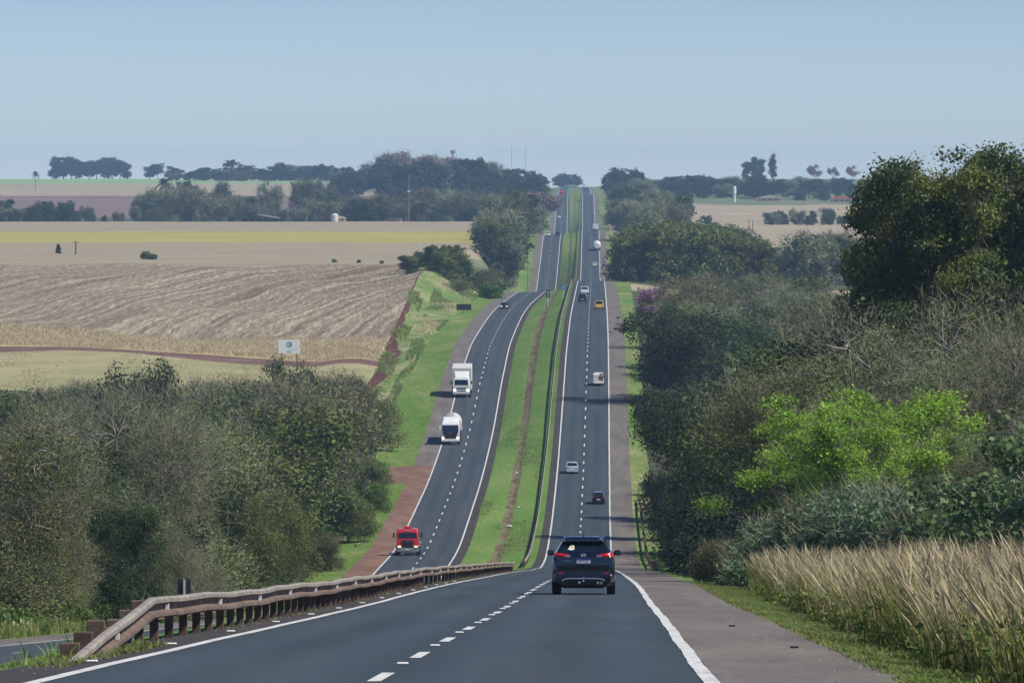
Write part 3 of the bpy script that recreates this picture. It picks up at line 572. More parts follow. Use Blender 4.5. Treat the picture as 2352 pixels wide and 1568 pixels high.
    sk = MB(); sk.add([wpt(x,z) for x,z in ((-.47,1.30),(-.42,1.33),(-.40,1.30),(-.32,1.30),(-.29,1.33),(-.27,1.30),(-.27,1.43),(-.33,1.45),(-.38,1.43),(-.42,1.38))], [tuple(range(10))]); sk.build('window_sticker', M['white'], e)
    sy = MB(); sy.add([(a,b-.004,c) for a,b,c in [wpt(x,z) for x,z in ((-.40,1.36),(-.30,1.35),(-.29,1.41),(-.36,1.42))]], [(0,1,2,3)]); sy.build('sticker_centre', M['yellowp'], e)
    MB().loft([[(-.02,-1.75,1.69),(.02,-1.75,1.69),(.02,-1.55,1.70),(-.02,-1.55,1.70)],[(-.008,-1.76,1.765),(.008,-1.76,1.765),(.008,-1.70,1.76),(-.008,-1.70,1.76)]],smooth=False).build('antenna', M['black'], e)
    ub = MB().box((0,-1.9,.26),(1.2,.7,.14),.03); ub.build('underbody', M['plastic'], e)
    return tag(e, 'dark navy SUV seen from behind just before the road drops, nearest vehicle', 'car')
make_suv()
GV = 'cars driving away on the right carriageway'
def away(name, u, d, label, cat='car', **k):
    e = on_road(name, X(u, d), d); car(name, e, **k); return tag(e, label, cat, GV)
away('sedan_car', 1314, 752, 'pale silver blue sedan in the left lane of the right carriageway', paint=M['silver'], Lg=4.3, W=1.7, H=1.43, belt=.98, zb=.2, gh=(-1.45,-.85,.45,1.1), tail_z=.80)
away('hatchback_car', 1375, 706, 'small black hatchback in the right lane ahead of the navy SUV', paint=M['black'], Lg=3.9, W=1.66, H=1.47, belt=.98, zb=.2, gh=(-1.9,-1.55,.25,.95), tail_z=.90, tail_w=.17, tail_h=.2)
GT = 'trucks on the highway'
# old white pickup with a rusty load
def cargo_pickup():
    e = on_road('cargo_pickup', X(1374, 878), 878)
    car('p', e, M['white'], 4.6, 1.75, 1.85, 1.1, .35, (-.1,.05,1.0,1.35), hood_z=1.1, plate=False, tail_w=.12)
    MB().box((-.30,-1.3,1.35),(.95,1.9,.95),.05).build('white_box', M['white'], e)
    MB().box((.45,-1.4,1.22),(.75,1.8,.8),.08).build('cargo', M['cargo'], e)
    return tag(e, 'old white pickup with a box and rusty brown load, in the right lane', 'pickup truck', GV)
cargo_pickup()
def pickup(name, u, d, paint, label, c=None):
    e = on_road(name, X(u, d), d)
    car(name, e, paint, 4.9, 1.85, 1.78, 1.05, .38, (-.55,-.3,.8,1.35), plate=True, wr=.38, tail_z=.95)
    MB().box((0,-1.5,.98),(1.5,1.5,.06)).build('bed_cover', M['plastic'], e)
    return tag(e, label, 'pickup truck', GV)
pickup('pickup_truck', 1376, 1130, M['yellowp'], 'small yellow pickup in the right lane near the crest')
away('suv_car', 1338, 1195, 'black SUV following the white car in the left lane near the crest', paint=M['black'], Lg=4.6, W=1.88, H=1.8, belt=1.15, zb=.3, gh=(-2.1,-1.7,.3,1.0), tail_z=1.15, wr=.38)
away('crossover_car', 1343, 1290, 'white car just ahead of the black SUV in the left lane near the crest', paint=M['white'], Lg=4.6, W=1.9, H=1.75, belt=1.1, zb=.3, gh=(-2.0,-1.6,.3,1.0), tail_z=1.1)
away('compact_car', 1366, 2120, 'white car right behind the white tank truck on the far slope', paint=M['white'], Lg=4.2, W=1.75, H=1.5, belt=1.0, zb=.2, gh=(-1.9,-1.5,.3,.9))
away('far_car', 1357, 3680, 'tiny white car on the shoulder at the far right crest', paint=M['white'], Lg=4.2, W=1.8, H=1.5, belt=1.0, zb=.2, gh=(-1.9,-1.5,.3,.9))
away('far_dark_car', 1346, 4250, 'tiny dark car at the very top of the right carriageway', paint=M['black'], Lg=4.2, W=1.8, H=1.5, belt=1.0, zb=.2, gh=(-1.9,-1.5,.3,.9))
GO = 'vehicles coming towards the camera'
def oncoming(name, u, d, label, **k):
    e = on_road(name, X(u, d), d, toward=True); car(name, e, **k); return tag(e, label, 'car', GO)
oncoming('sedan_car', 1158, 1272, 'dark oncoming sedan with its headlights on, where the left carriageway bends', paint=M['black'], Lg=4.4, W=1.75, H=1.45, belt=.98, zb=.2, gh=(-1.5,-.9,.4,1.05), lights_on=True)
oncoming('compact_car', 1258, 2325, 'white oncoming car on the second crest of the left carriageway', paint=M['white'], Lg=4.2, W=2.0, H=1.6, belt=1.0, zb=.2, gh=(-1.9,-1.5,.3,.9))
oncoming('dark_car', 1281, 2345, 'dark oncoming car beside the white one on the second crest', paint=M['black'], Lg=4.2, W=1.8, H=1.5, belt=1.0, zb=.2, gh=(-1.9,-1.5,.3,.9))
oncoming('far_car', 1284, 3330, 'tiny white oncoming car on the far slope of the left carriageway', paint=M['white'], Lg=4.2, W=1.8, H=1.5, belt=1.0, zb=.2, gh=(-1.9,-1.5,.3,.9))

def truck_wheels(e, ys, r=.5, tw=2.3):
    for y in ys:
        for s in (-1, 1): wheel(e, s*(tw/2-.05), y, r, .34)
def red_truck():
    e = on_road('red_truck', X(938, 612), 612, toward=True)       # front is local +Y
    cabf = 3.2
    c = MB(); c.loft([[(-1.16,cabf-.05,.95),(1.16,cabf-.05,.95),(1.22,cabf-1.9,.95),(-1.22,cabf-1.9,.95)],[(-1.16,cabf,1.5),(1.16,cabf,1.5),(1.23,cabf-1.9,1.5),(-1.23,cabf-1.9,1.5)],[(-1.16,cabf-.05,1.95),(1.16,cabf-.05,1.95),(1.23,cabf-1.9,1.95),(-1.23,cabf-1.9,1.95)],[(-1.06,cabf-.28,2.62),(1.06,cabf-.28,2.62),(1.16,cabf-1.9,2.68),(-1.16,cabf-1.9,2.68)],[(-1.0,cabf-.38,2.86),(1.0,cabf-.38,2.86),(1.08,cabf-1.85,2.95),(-1.08,cabf-1.85,2.95)]],smooth=False)
    c.build('cab', M['redp'], e, .06)
    MB().loft([[(-1.02,cabf+.005,1.97),(1.02,cabf+.005,1.97),(1.02,cabf-.3,1.97),(-1.02,cabf-.3,1.97)],[(-.94,cabf-.21,2.50),(.94,cabf-.21,2.50),(.94,cabf-.5,2.50),(-.94,cabf-.5,2.50)]],smooth=False).build('windshield', M['glass'], e, .03)
    for s in (-1,1):
        MB().loft([[(s*1.235,cabf-.35,1.95),(s*1.235,cabf-1.2,1.95),(s*1.1,cabf-1.2,1.95),(s*1.1,cabf-.35,1.95)],[(s*1.17,cabf-.5,2.5),(s*1.17,cabf-1.2,2.5),(s*1.0,cabf-1.2,2.5),(s*1.0,cabf-.5,2.5)]],smooth=False).build('side_window', M['glass'], e)
        m = MB().box((s*1.48,cabf-.15,2.2),(.18,.16,.5),.04); m.beam((s*1.18,cabf-.2,2.4),(s*1.45,cabf-.15,2.4),.04,.04); m.build('mirror', M['plastic'], e)
        MB().box((s*.88,cabf+.10,.98),(.34,.12,.17),.03).build('headlight', M['head'], e)
        fe = MB().box((s*1.12,cabf-.75,1.05),(.3,1.2,.12),.04); fe.build('fender', M['grey'], e)
    MB().box((0,cabf-.9,3.02),(.82,.8,.24),.06).build('air_conditioner', M['redp'], e)
    MB().prism([(-.56,.62),(.56,.62),(.62,1.68),(-.62,1.68)],'y',cabf-.1,cabf+.09).build('grille', M['plastic'], e, .03)
    MB().box((0,cabf+.11,1.52),(.22,.04,.12),.02).build('badge', M['chrome'], e)
    b = MB(); b.box((0,cabf+.03,.62),(2.4,.24,.42),.06); [b.box((s*.92,cabf+.06,.90),(.5,.2,.26),.05) for s in (-1,1)]; b.build('bumper', M['greyrail'], e)
    MB().box((0,cabf+.17,.66),(.42,.03,.13),.01).build('number_plate', M['plate'], e)
    sg = MB().box((0,cabf-.25,2.74),(.7,.04,.07)); sg.build('cab_lettering', M['offwhite'], e)
    ch = MB(); ch.box((-.42,-.6,.85),(.14,6.2,.28)); ch.box((.42,-.6,.85),(.14,6.2,.28)); ch.box((0,-2.2,1.15),(1.6,1.4,.2),.04); ch.build('chassis', M['plastic'], e)
    MB().cyl((-1.05,-.5,.75),(-1.05,.9,.75),.32,n=18).build('fuel_tank', M['chrome'], e)
    MB().cyl((1.05,-.5,.75),(1.05,.7,.75),.30,n=18).build('air_tank', M['chrome'], e)
    truck_wheels(e, (2.1, -1.6, -2.9))
    for s in (-1,1): MB().box((s*1.05,-2.25,1.22),(.45,2.6,.06),.02).build('mudguard', M['grey'], e)
    MB().box((-.9,1.05,1.9),(.14,.14,1.8),.03).build('exhaust_stack', M['rim'], e)
    return tag(e, 'red tractor unit with black grille and lit headlights coming down the left carriageway', 'truck', GT)
red_truck()
def box_truck():
    e = on_road('box_truck', X(1061, 893), 893, toward=True); f = 5.0; e.scale = (1.17, 1.0, 1.22)
    MB().loft([[(-1.12,f,.8),(1.12,f,.8),(1.15,f-1.7,.8),(-1.15,f-1.7,.8)],[(-1.12,f,1.55),(1.12,f,1.55),(1.17,f-1.7,1.55),(-1.17,f-1.7,1.55)],[(-1.0,f-.3,2.35),(1.0,f-.3,2.35),(1.12,f-1.7,2.4),(-1.12,f-1.7,2.4)],[(-.96,f-.4,2.55),(.96,f-.4,2.55),(1.08,f-1.7,2.6),(-1.08,f-1.7,2.6)]],smooth=False).build('cab', M['white'], e, .06)
    MB().loft([[(-.94,f-.01,1.62),(.94,f-.01,1.62),(.9,f-.4,1.62),(-.9,f-.4,1.62)],[(-.88,f-.26,2.3),(.88,f-.26,2.3),(.85,f-.6,2.3),(-.85,f-.6,2.3)]],smooth=False).build('windshield', M['glass'], e, .03)
    MB().loft([[(-.78,f-.45,2.56),(.78,f-.45,2.56),(1.05,f-1.7,2.56),(-1.05,f-1.7,2.56)],[(-.95,f-1.35,3.3),(.95,f-1.35,3.3),(1.08,f-1.75,3.3),(-1.08,f-1.75,3.3)]],smooth=False).build('wind_deflector', M['white'], e, .05)
    MB().box((0,-1.1,2.25),(2.6,7.9,2.9),.04).build('cargo_box', M['offwhite'], e)
    g = MB(); g.box((0,f+.01,1.22),(1.25,.06,.14),.02); g.box((0,f+.02,.86),(1.1,.06,.12),.02); g.build('grille', M['plastic'], e)
    MB().box((0,f+.02,.62),(2.3,.2,.34),.05).build('bumper', M['offwhite'], e)
    for s in (-1,1):
        MB().box((s*.88,f+.02,.98),(.36,.08,.2),.03).build('headlight', M['head'], e)
        m = MB().box((s*1.36,f-.2,1.95),(.16,.14,.45),.03); m.beam((s*1.1,f-.3,2.1),(s*1.34,f-.2,2.1),.04,.04); m.build('mirror', M['plastic'], e)
    MB().box((0,-1.0,.7),(1.0,8,.25)).build('chassis', M['plastic'], e)
    truck_wheels(e, (3.7,-2.4,-3.6), .48)
    return tag(e, 'white box truck with tall grey cargo box and wind deflector on the left carriageway', 'truck', GT)
box_truck()
def tank_truck():
    e = on_road('tank_truck', X(1037, 818), 818, toward=True); f = 6.5; e.scale = (1.06, 1.0, 1.08)
    MB().loft([[(-1.2,f,.75),(1.2,f,.75),(1.22,f-2,.75),(-1.22,f-2,.75)],[(-1.22,f,1.7),(1.22,f,1.7),(1.24,f-2,1.7),(-1.24,f-2,1.7)],[(-1.16,f-.18,2.75),(1.16,f-.18,2.75),(1.22,f-2,2.75),(-1.22,f-2,2.75)],[(-1.05,f-.5,3.1),(1.05,f-.5,3.1),(1.15,f-2,3.3),(-1.15,f-2,3.3)],[(-.8,f-1.1,3.4),(.8,f-1.1,3.4),(1.0,f-2,3.6),(-1.0,f-2,3.6)]],smooth=False).build('cab', M['white'], e, .08)
    MB().loft([[(-1.10,f+.02,1.75),(1.10,f+.02,1.75),(1.1,f-.3,1.75),(-1.1,f-.3,1.75)],[(-1.08,f-.13,2.62),(1.08,f-.13,2.62),(1.1,f-.5,2.62),(-1.1,f-.5,2.62)]],smooth=False).build('windshield', M['glass'], e, .03)
    MB().prism([(-.72,.85),(.72,.85),(1.02,1.74),(-1.02,1.74)],'y',f-.1,f+.05).build('grille', M['plastic'], e, .03)
    MB().box((0,f+.07,1.55),(.3,.03,.08)).build('badge', M['rim'], e)
    MB().box((0,f+.03,.6),(2.45,.24,.32),.06).build('bumper', M['white'], e)
    for s in (-1,1):
        MB().box((s*1.0,f+.04,.92),(.32,.1,.2),.03).build('headlight', M['head'], e)
        m = MB().box((s*1.45,f-.15,2.25),(.24,.2,.6),.05); m.beam((s*1.18,f-.2,2.5),(s*1.4,f-.15,2.5),.05,.05); m.build('mirror', M['white'], e)
    t = MB(); t.cyl((0,f-2.5,2.15),(0,-6.5,2.15),1.28,n=28,sq=1.0); t.cyl((0,f-2.5,2.15),(0,f-2.25,2.15),1.28,1.0,n=28); t.cyl((0,-6.5,2.15),(0,-6.8,2.15),1.28,1.0,n=28); tk = t.build('tank', M['offwhite'], e)
    bd = MB(); bd.cyl((0,f-4.2,2.15),(0,f-5.4,2.15),1.295,n=28,caps=False); bd.build('red_band', M['redp'], tk)
    rg = MB(); [rg.cyl((0,y,2.15),(0,y-.12,2.15),1.31,n=28,caps=False) for y in (3,.5,-2,-4.5)]; rg.box((0,-1,3.46),(.6,8,.06)); rg.build('walkway', M['grey'], tk)
    MB().box((0,-.2,.75),(1.0,12.5,.3)).build('chassis', M['plastic'], e)
    truck_wheels(e, (5.2,1.6,.3,-4.0,-5.3), .5)
    return tag(e, 'white tank truck with black front and red band on its tank on the left carriageway', 'truck', GT)
tank_truck()
def far_truck(name, u, d, label, boxmat, cabmat, toward=False, kind='box', Hb=3.3):
    e = on_road(name, X(u, d), d, toward=toward)
    if kind == 'box': MB().box((0,-1,Hb/2+.95),(2.5,8.5,Hb-.6),.05).build('cargo_box', boxmat, e)
    else:
        t = MB(); t.cyl((0,3,2.2),(0,-5.3,2.2),1.45,n=24); t.cyl((0,-5.3,2.2),(0,-5.7,2.2),1.45,1.05,n=24); t.build('tank', boxmat, e)
    MB().box((0,4.5,1.9),(2.35,1.9,2.1),.12,taper=.92).build('cab', cabmat, e)
    MB().box((0,5.42,2.3),(2.0,.1,.7),.03).build('windshield', M['glass'], e)
    MB().box((0,0,.8),(1.2,10,.3)).build('chassis', M['plastic'], e)
    MB().box((0,-5.4,.75),(2.3,.15,.25)).build('rear_bumper', M['plastic'], e)
    truck_wheels(e, (4.1,-2.4,-3.7), .48)
    return tag(e, label, 'truck', GT)
far_truck('tank_truck', 1371, 2215, 'white tank truck seen from behind on the far slope, in front of the white car', M['white'], M['white'], kind='tank')
far_truck('box_truck', 1368, 2420, 'white box truck on the second crest of the right carriageway', M['white'], M['white'], Hb=2.7)
far_truck('box_truck', 1341, 4350, 'distant white truck at the top of the right carriageway', M['white'], M['redp'], Hb=3.6)
far_truck('dump_truck', 1290, 3820, 'distant red truck at the top of the left carriageway', M['redp'], M['redp'], toward=True)

# ---------------------------------------------------------------- guard rails
def rail_profile():   # W-beam cross section, x across (towards the road is +), z up, relative to beam centre
    pts = [(-.0,-.155),(.05,-.15),(.085,-.125),(.085,-.075),(-.005,-.035),(-.005,.035),(.085,.075),(.085,.125),(.05,.15),(-.0,.155)]
    return pts
def guardrail(name, path, ztop, mat, posts, label, group=None, face=1, detailed=True, buried=0):
    """path: list of (x, d); ztop(i) height of rail centre above the ground"""
    x0, d0 = path[0]; e = empty(name, (x0, d0, gz(x0, d0))); o = Vector((x0, d0, gz(x0, d0)))
    prof = rail_profile(); back = [(x-.012, z) for x, z in reversed(prof)]
    P = [Vector((x, d, gz(x, d)+ztop(k))) for k, (x, d) in enumerate(path)]
    rings = []
    for k, p in enumerate(P):
        a = (P[min(k+1, len(P)-1)]-P[max(k-1, 0)]).normalized(); side = Vector((a.y, -a.x, 0)).normalized()*face
        rings.append([p - o + side*x + Vector((0,0,z)) for x, z in prof+back])
    MB().loft(rings, smooth=False).build('rail', mat, e)
    return e, o, P
def near_rail():
    xs = lambda d: cR(d)-HW-.52-.15*np.exp(-((np.asarray(d)-80)/12.)**2)
    ds = [68.5,70,72,74,76,78,80,82] + list(np.arange(84.5, 200, 2.5)) + list(np.arange(202, 420, 5.5))
    path = [(float(xs(d)), float(d)) for d in ds]
    zt = lin([(68.5,-.16),(70,-.08),(82,.49),(430,.49)])
    wob = lambda d: .012*math.sin(d*.7)+.015*math.sin(d*.23)
    e, o, P = guardrail('guardrail', path, lambda k: float(zt(ds[k]))+wob(ds[k]), M['rust'], True, '')
    # rounded upper face, paler and greyer than the rest of the beam
    rings = []
    for k, p in enumerate(P):
        a = (P[min(k+1, len(P)-1)]-P[max(k-1, 0)]).normalized(); side = Vector((a.y, -a.x, 0)).normalized()
        rings.append([p-o+side*x+Vector((0,0,z)) for x, z in ((.087,.074),(.089,.127),(.053,.156),(-.004,.16),(-.016,.155),(-.014,.14),(.045,.14),(.075,.12),(.075,.077))])
    MB().loft(rings, smooth=False).build('rail_top_edge', M['rail_top'], e)
    # second beam on the other side of the posts
    rings = []
    for k, p in enumerate(P):
        a = (P[min(k+1, len(P)-1)]-P[max(k-1, 0)]).normalized(); side = Vector((a.y, -a.x, 0)).normalized()
        rings.append([p-o-side*(.30)-side*x+Vector((0,0,z-.06)) for x, z in rail_profile()+[(x-.012, z) for x, z in reversed(rail_profile())]])
    k = 9
    MB().loft(rings[k:], smooth=False).build('rear_rail', M['rust'], e)
    pm = []
    for k, d in enumerate(ds):
        if d < 76: continue
        p = P[k]-o; g = gz(P[k].x-.2, d)-o.z; top = max(p.z+.10, g+.12)
        a = (P[min(k+1, len(P)-1)]-P[max(k-1, 0)]).normalized(); side = Vector((a.y, -a.x, 0)).normalized()
        c = p - side*.15
        m = MB(); m.box((c.x, c.y, (g-.3+top)/2), (.13, .08, top-g+.3), .01); m.box((c.x+.02, c.y, p.z), (.26, .14, .24), .01)
        pm.append(m.build('post', M['post'], e))
        if k % (4 if d < 200 else 2) == 0:
            q = p + side*.045; MB().box((q.x, q.y, p.z), (.06, .03, .09), .005).build('reflector', M['white'], e)
    # high square stub posts beside the buried end
    for d, dx, h in ((71, -.16, .34), (73.5, -.2, .44), (76, -.24, .56)):
        x = float(xs(d))+dx; g = gz(x, d)-o.z
        MB().box((x-o.x, d-o.y, g+h/2-.2), (.24, .16, h+.1), .01).build('post', M['post'], e)
    return tag(e, 'rusty brown guardrail with buried end, curving over the crest left of the navy SUV', 'guardrail')
near_rail()
def long_rail(name, fx, d0, d1, label, mat, step=12, face=1):
    ds = list(np.arange(d0, d1, step)); path = [(float(fx(d)), float(d)) for d in ds]
    e, o, P = guardrail(name, path, lambda k: .62, mat, True, '', face=face)
    pm = MB()
    dd = d0
    while dd < d1-step:
        x = float(fx(dd)); g = gz(x, dd)-o.z; pm.box((x-o.x-.1*face, dd-o.y, g+.35), (.18, .14, .8)); dd += 4.0
    po = pm.build('posts', M['post'], e)
    po['kind'] = 'stuff'
    return tag(e, label, 'guardrail')
long_rail('guardrail', lambda d: cR(d)-HW-1.6, 556, 3560, 'long thin guardrail on the median beside the right carriageway, running over the far hills', M['galv'])
long_rail('guardrail', lambda d: cR(d)+HW+shR(d)+.9, 480, 716, 'short guardrail on the right verge in the shade of the roadside trees', M['rust'], face=-1)

# road studs: small white reflectors between the dashes and outside the edge line
sb = MB(); sb.box((0,0,.018),(.14,.13,.03),.012); 
stud0 = sb.build('road_stud', M['white'])
first = True; sidx = 0; OR2 = ['nearest','second','third','fourth','fifth','sixth','seventh','eighth','ninth','tenth','eleventh','twelfth','thirteenth','fourteenth','fifteenth','sixteenth','seventeenth','eighteenth','nineteenth']
def stud(x, d, label, group):
    global first
    o = stud0 if first else stud0.copy()
    if not first: col.objects.link(o)
    first = False
    o.location = (x, d, gz(x, d)+.004); sl = math.atan2(gz(x, d+1)-gz(x, d-1), 2.0); o.rotation_euler = (sl, 0, -.015)
    tag(o, label, 'road stud', group)
d = 33.6+2+6.2
while d < 240:
    stud(float(cR(d)), d, ('%s small white stud from the camera between the lane dashes' % OR2[sidx]), 'studs between the lane dashes'); d += 12.4; sidx += 1
d = 68; sidx = 0
while d < 240:
    stud(float(cR(d))-HW-.22, d, '%s small white stud from the camera outside the left edge line' % OR2[sidx], 'studs along the left edge line')
    if False: stud(float(cR(d))+HW+.24, d+3, '%s small white stud from the camera outside the right edge line' % OR2[sidx], 'studs along the right edge line')
    d += 12.4; sidx += 1

# ---------------------------------------------------------------- signs, poles, buildings
def sign(name, u, d, vt, vb, wpx, label, board, post, letters=None, cat='sign', back=False, posth=None, yaw=0, npost=1):
    x = X(u, d); g = gz(x, d); e = empty(name, (x, d, g), yaw)
    zt, zb = -Yv(vt, d)-g, -Yv(vb, d)-g; W = wpx/F*d
    bo = MB().box((0, 0, (zt+zb)/2), (W, .06, zt-zb), .01).build('board', board, e)
    for k in range(npost):
        px = 0 if npost == 1 else (-W*.36 + k*W*.72)
        MB().box((px, (.08 if not back else -.09), (zt if npost == 1 else zb)/2-.15), (.12 if npost == 1 else .22, .10, (zt if npost == 1 else zb)+.25), .01).build('post', post, e)
    tag(e, label, cat); return e, bo, W, zt, zb
e, bo, W, zt, zb = sign('billboard', 663.5, 962, 780, 812, 50, 'white billboard with round blue grey emblem on two posts at the field edge', M['white'], M['wood'], npost=2)
lg = MB(); n = 28; cx, cz, r = 0.0, zt-.85, .52
out = [(cx+r*math.cos(2*math.pi*i/n), -.036, cz+r*math.sin(2*math.pi*i/n)) for i in range(n)]
lg.add(out, [tuple(range(n))]); lg.build('emblem', M['logo'], bo)
lg = MB(); out = [(cx-.15+.36*math.cos(2*math.pi*i/n), -.040, cz-.02+.42*math.sin(2*math.pi*i/n)) for i in range(n)]; lg.add(out, [tuple(range(n))]); lg.build('emblem_oval', M['logo2'], bo)  # paler oval laid over the emblem disc
text('canpack', .42, M['logo2'], bo, (.65, -.034, zb+.72), (math.pi/2, 0, 0), 'lettering', .002)
MB().box((-.02, -.034, zb+.30), (.8, .012, .16)).build('underline', M['logo'], bo)
e, bo, W, zt, zb = sign('road_sign', 422, 335, 1330, 1364, 31, 'back of a dark square sign on a pale post behind the guardrail at lower left', M['signback'], M['concrete'], back=True)
sign('road_sign', 1065.5, 1230, 698, 712, 34, 'black back of a wide sign on the left bank below the crest', M['signback'], M['signback'], back=True)
sign('road_sign', 1142, 1480, 653, 662, 18, 'smaller black sign back near the crest of the left bank', M['signback'], M['signback'], back=True)
sign('road_sign', 1212, 1800, 579, 585, 6, 'tiny dark sign back beside the left verge beyond the crest', M['signback'], M['signback'], back=True)
e, bo, W, zt, zb = sign('road_sign', 1259, 1235, 673, 684, 9, 'dark sign back with white post standing in the median', M['signback'], M['white'], back=True)
MB().box((0, 0, zt+.62), (W*1.0, .06, .22), .01).build('top_board', M['signback'], e)
e, bo, W, zt, zb = sign('road_sign', 1294.5, 1270, 655, 665, 10, 'small blue sign on a white post at the median guardrail', M['bluesign'], M['white'])
for k, (a, b) in enumerate(((.0, .6), (-.03, .42))): MB().box((a*W, -.034, zt-.28-.32*k), (W*b, .01, .09)).build('sign_writing', M['white'], bo)
sign('road_sign', 1329, 3120, 459, 464, 8, 'tiny green sign in the far part of the median', M['greensign'], M['galv'])
sign('road_sign', 1257.5, 3300, 456, 467, 6, 'tall dark sign back on the far left verge', M['signback'], M['signback'], back=True)

def pole(name, u, d, vt, r, label, mat, cross=0, cat='pole', vb=None):
    x = X(u, d); g = gz(x, d); h = -Yv(vt, d)-g; e = empty(name, (x, d, g))
    MB().cyl((0,0,-.3),(0,0,h),r,r*.7,n=8).build('shaft', mat, e)
    if cross: MB().box((0,0,h-.5),(cross,.14,.14)).build('crossarm', mat, e)
    return tag(e, label, cat), h
pole('utility_pole', 174, 1740, 553, .26, 'lone dark utility pole in the tan field right of the small conifer', M['post'], 2.2)
e, h = pole('light_mast', 939, 2640, 400, .22, 'thin tall mast with white lamp in front of the tree line', M['galv'])
MB().box((0,0,h-8),(1.2,.5,.7),.1).build('lamp', M['white'], e)
e, h = pole('telecom_tower', 1040, 4100, 345, .8, 'grey telecom tower with flat head above the hilltop trees', M['greyrail'])
MB().box((0,0,h-1.3),(3.4,3.4,2.6),.2).build('antenna_head', M['greyrail'], e)
pole('radio_mast', 1175, 5200, 342, .22, 'left one of two very thin masts over the hilltop', M['galv'])
pole('radio_mast', 1207, 5200, 336, .22, 'right one of two very thin masts over the hilltop', M['galv'])
pole('utility_pole', 1720, 2500, 503, .2, 'left one of the thin poles in the right hand tan field', M['post'])
pole('utility_pole', 1729, 2500, 506, .2, 'right one of the thin poles in the right hand tan field', M['post'])
pole('utility_pole', 1899, 1405, 668, .16, 'dark pole with crossarm in the small tan patch at right', M['post'], 2.6)
def building(name, u, d, vt, wpx, vb, label, wall, roof, depth=12, gable=True, dz=None):
    x = X(u, d); g = gz(x, d); W = wpx/F*d; h = -Yv(vt, d)-g; hw_ = max(h*.55, 1.5)
    e = empty(name, (x, d, g)); wm = MB().box((0,0,hw_/2-.4),(W*.96,depth,hw_+.8)); wo = wm.build('wall', wall, e)
    pts = [(-W*.53,hw_-.1),(W*.53,hw_-.1),(W*.53,hw_+.15),(0,h),(-W*.53,hw_+.15)]
    MB().prism(pts,'y',-depth/2-.6,depth/2+.6).build('roof', roof, e)
    for k in range(3): MB().box((W*(-.28+.28*k), -depth/2-.02, hw_*.5), (W*.09, .08, hw_*.38)).build('window' if k != 1 else 'door', M['signback'], e)
    return tag(e, label, 'building')
def barn():
    d = 2625; x = X(597, d); g = gz(x, d); W = 92/F*d; h = -Yv(492, d)-g; e = empty('barn', (x, d, g)); 
    MB().prism([(-W/2,h*.42),(-W/2,h*.50),(-W*.04,h),(-W*.04,h*.9)],'y',-7,7).build('roof', M['darkroof'], e)
    MB().prism([(-W*.04,h*.9),(-W*.04,h),(W/2,h*.50),(W/2,h*.42)],'y',-7,7).build('roof', M['tinroof'], e)
    for k in range(6): MB().box((-W*.46+k*W*.184,-6.5,h*.21),(.35,.35,h*.42+.6)).build('post', M['wood'], e)
    MB().box((0,5.5,h*.2),(W*.9,.3,h*.42)).build('back_wall', M['darkroof'], e)
    tag(e, 'open barn with low wide dark and tin roof at the edge of the tree line', 'barn')
barn()
building('house', 777, 2628, 496, 34, 510, 'cream house in front of the tree line right of the barn', M['cream'], M['cream'], 9)
e = empty('silo', (X(769,2620), 2620, gz(X(769,2620), 2620)))
MB().cyl((0,0,0),(0,0,2.9),1.6,n=20).build('body', M['offwhite'], e); MB().cyl((0,0,2.9),(0,0,3.7),1.6,.7,n=20).build('cap', M['offwhite'], e)
tag(e, 'small whitish domed silo beside the cream house', 'silo')
building('shed', 915, 2630, 504, 16, 510, 'tiny tan shed at the foot of the tree line', M['cream'], M['cream'], 5)
def tank_on_stand(name, u, d, vt, vb, wpx, label, tm, sm):
    x = X(u, d); g = gz(x, d); r = wpx/F*d/2; zt, zb = -Yv(vt, d)-g, -Yv(vb, d)-g; e = empty(name, (x, d, g))
    MB().cyl((0,0,zb),(0,0,zt-.3),r,n=20).cyl((0,0,zt-.3),(0,0,zt),r,r*.6,n=20).build('tank', tm, e)
    MB().cyl((0,0,-.5),(0,0,zb),r*.7,n=14).build('stand', sm, e); return tag(e, label, 'water tower')
tank_on_stand('water_tower', 1686.5, 3560, 428, 446, 9, 'white cylindrical water tower standing in the right hand fields', M['white'], M['white'])
tank_on_stand('water_tank', 893, 3480, 424, 434, 6, 'small bright blue water tank before the dark hilltop trees', M['tankblue'], M['signback'])
building('shed', 1513, 4300, 419, 28, 436, 'dark blue roofed shed near the top of the hill right of the road', M['darkroof'], M['darkroof'], 20)
building('shed', 1537, 4360, 417, 22, 434, 'dark tall shed, the more distant of the two right of the road', M['darkroof'], M['darkroof'], 20)
building('house', 1512, 4200, 432, 20, 436, 'low pale house front below the dark sheds', M['offwhite'], M['offwhite'], 8)
building('farmhouse', 1768, 3600, 449, 50, 464, 'long low tan farmhouse among the far right trees', M['cream'], M['cream'], 10)
building('house', 1932, 3560, 449, 48, 464, 'low house with bright orange tile roof at the edge of the big tree', M['cream'], M['tile'], 12)
building('greenhouse', 1835, 1640, 621, 64, 630, 'long pale low greenhouse roof among the right hand trees', M['grey'], M['offwhite'], 6)
building('toll_building', 1312, 4650, 425, 30, 436, 'pale building at the very top of the highway', M['offwhite'], M['white'], 10)
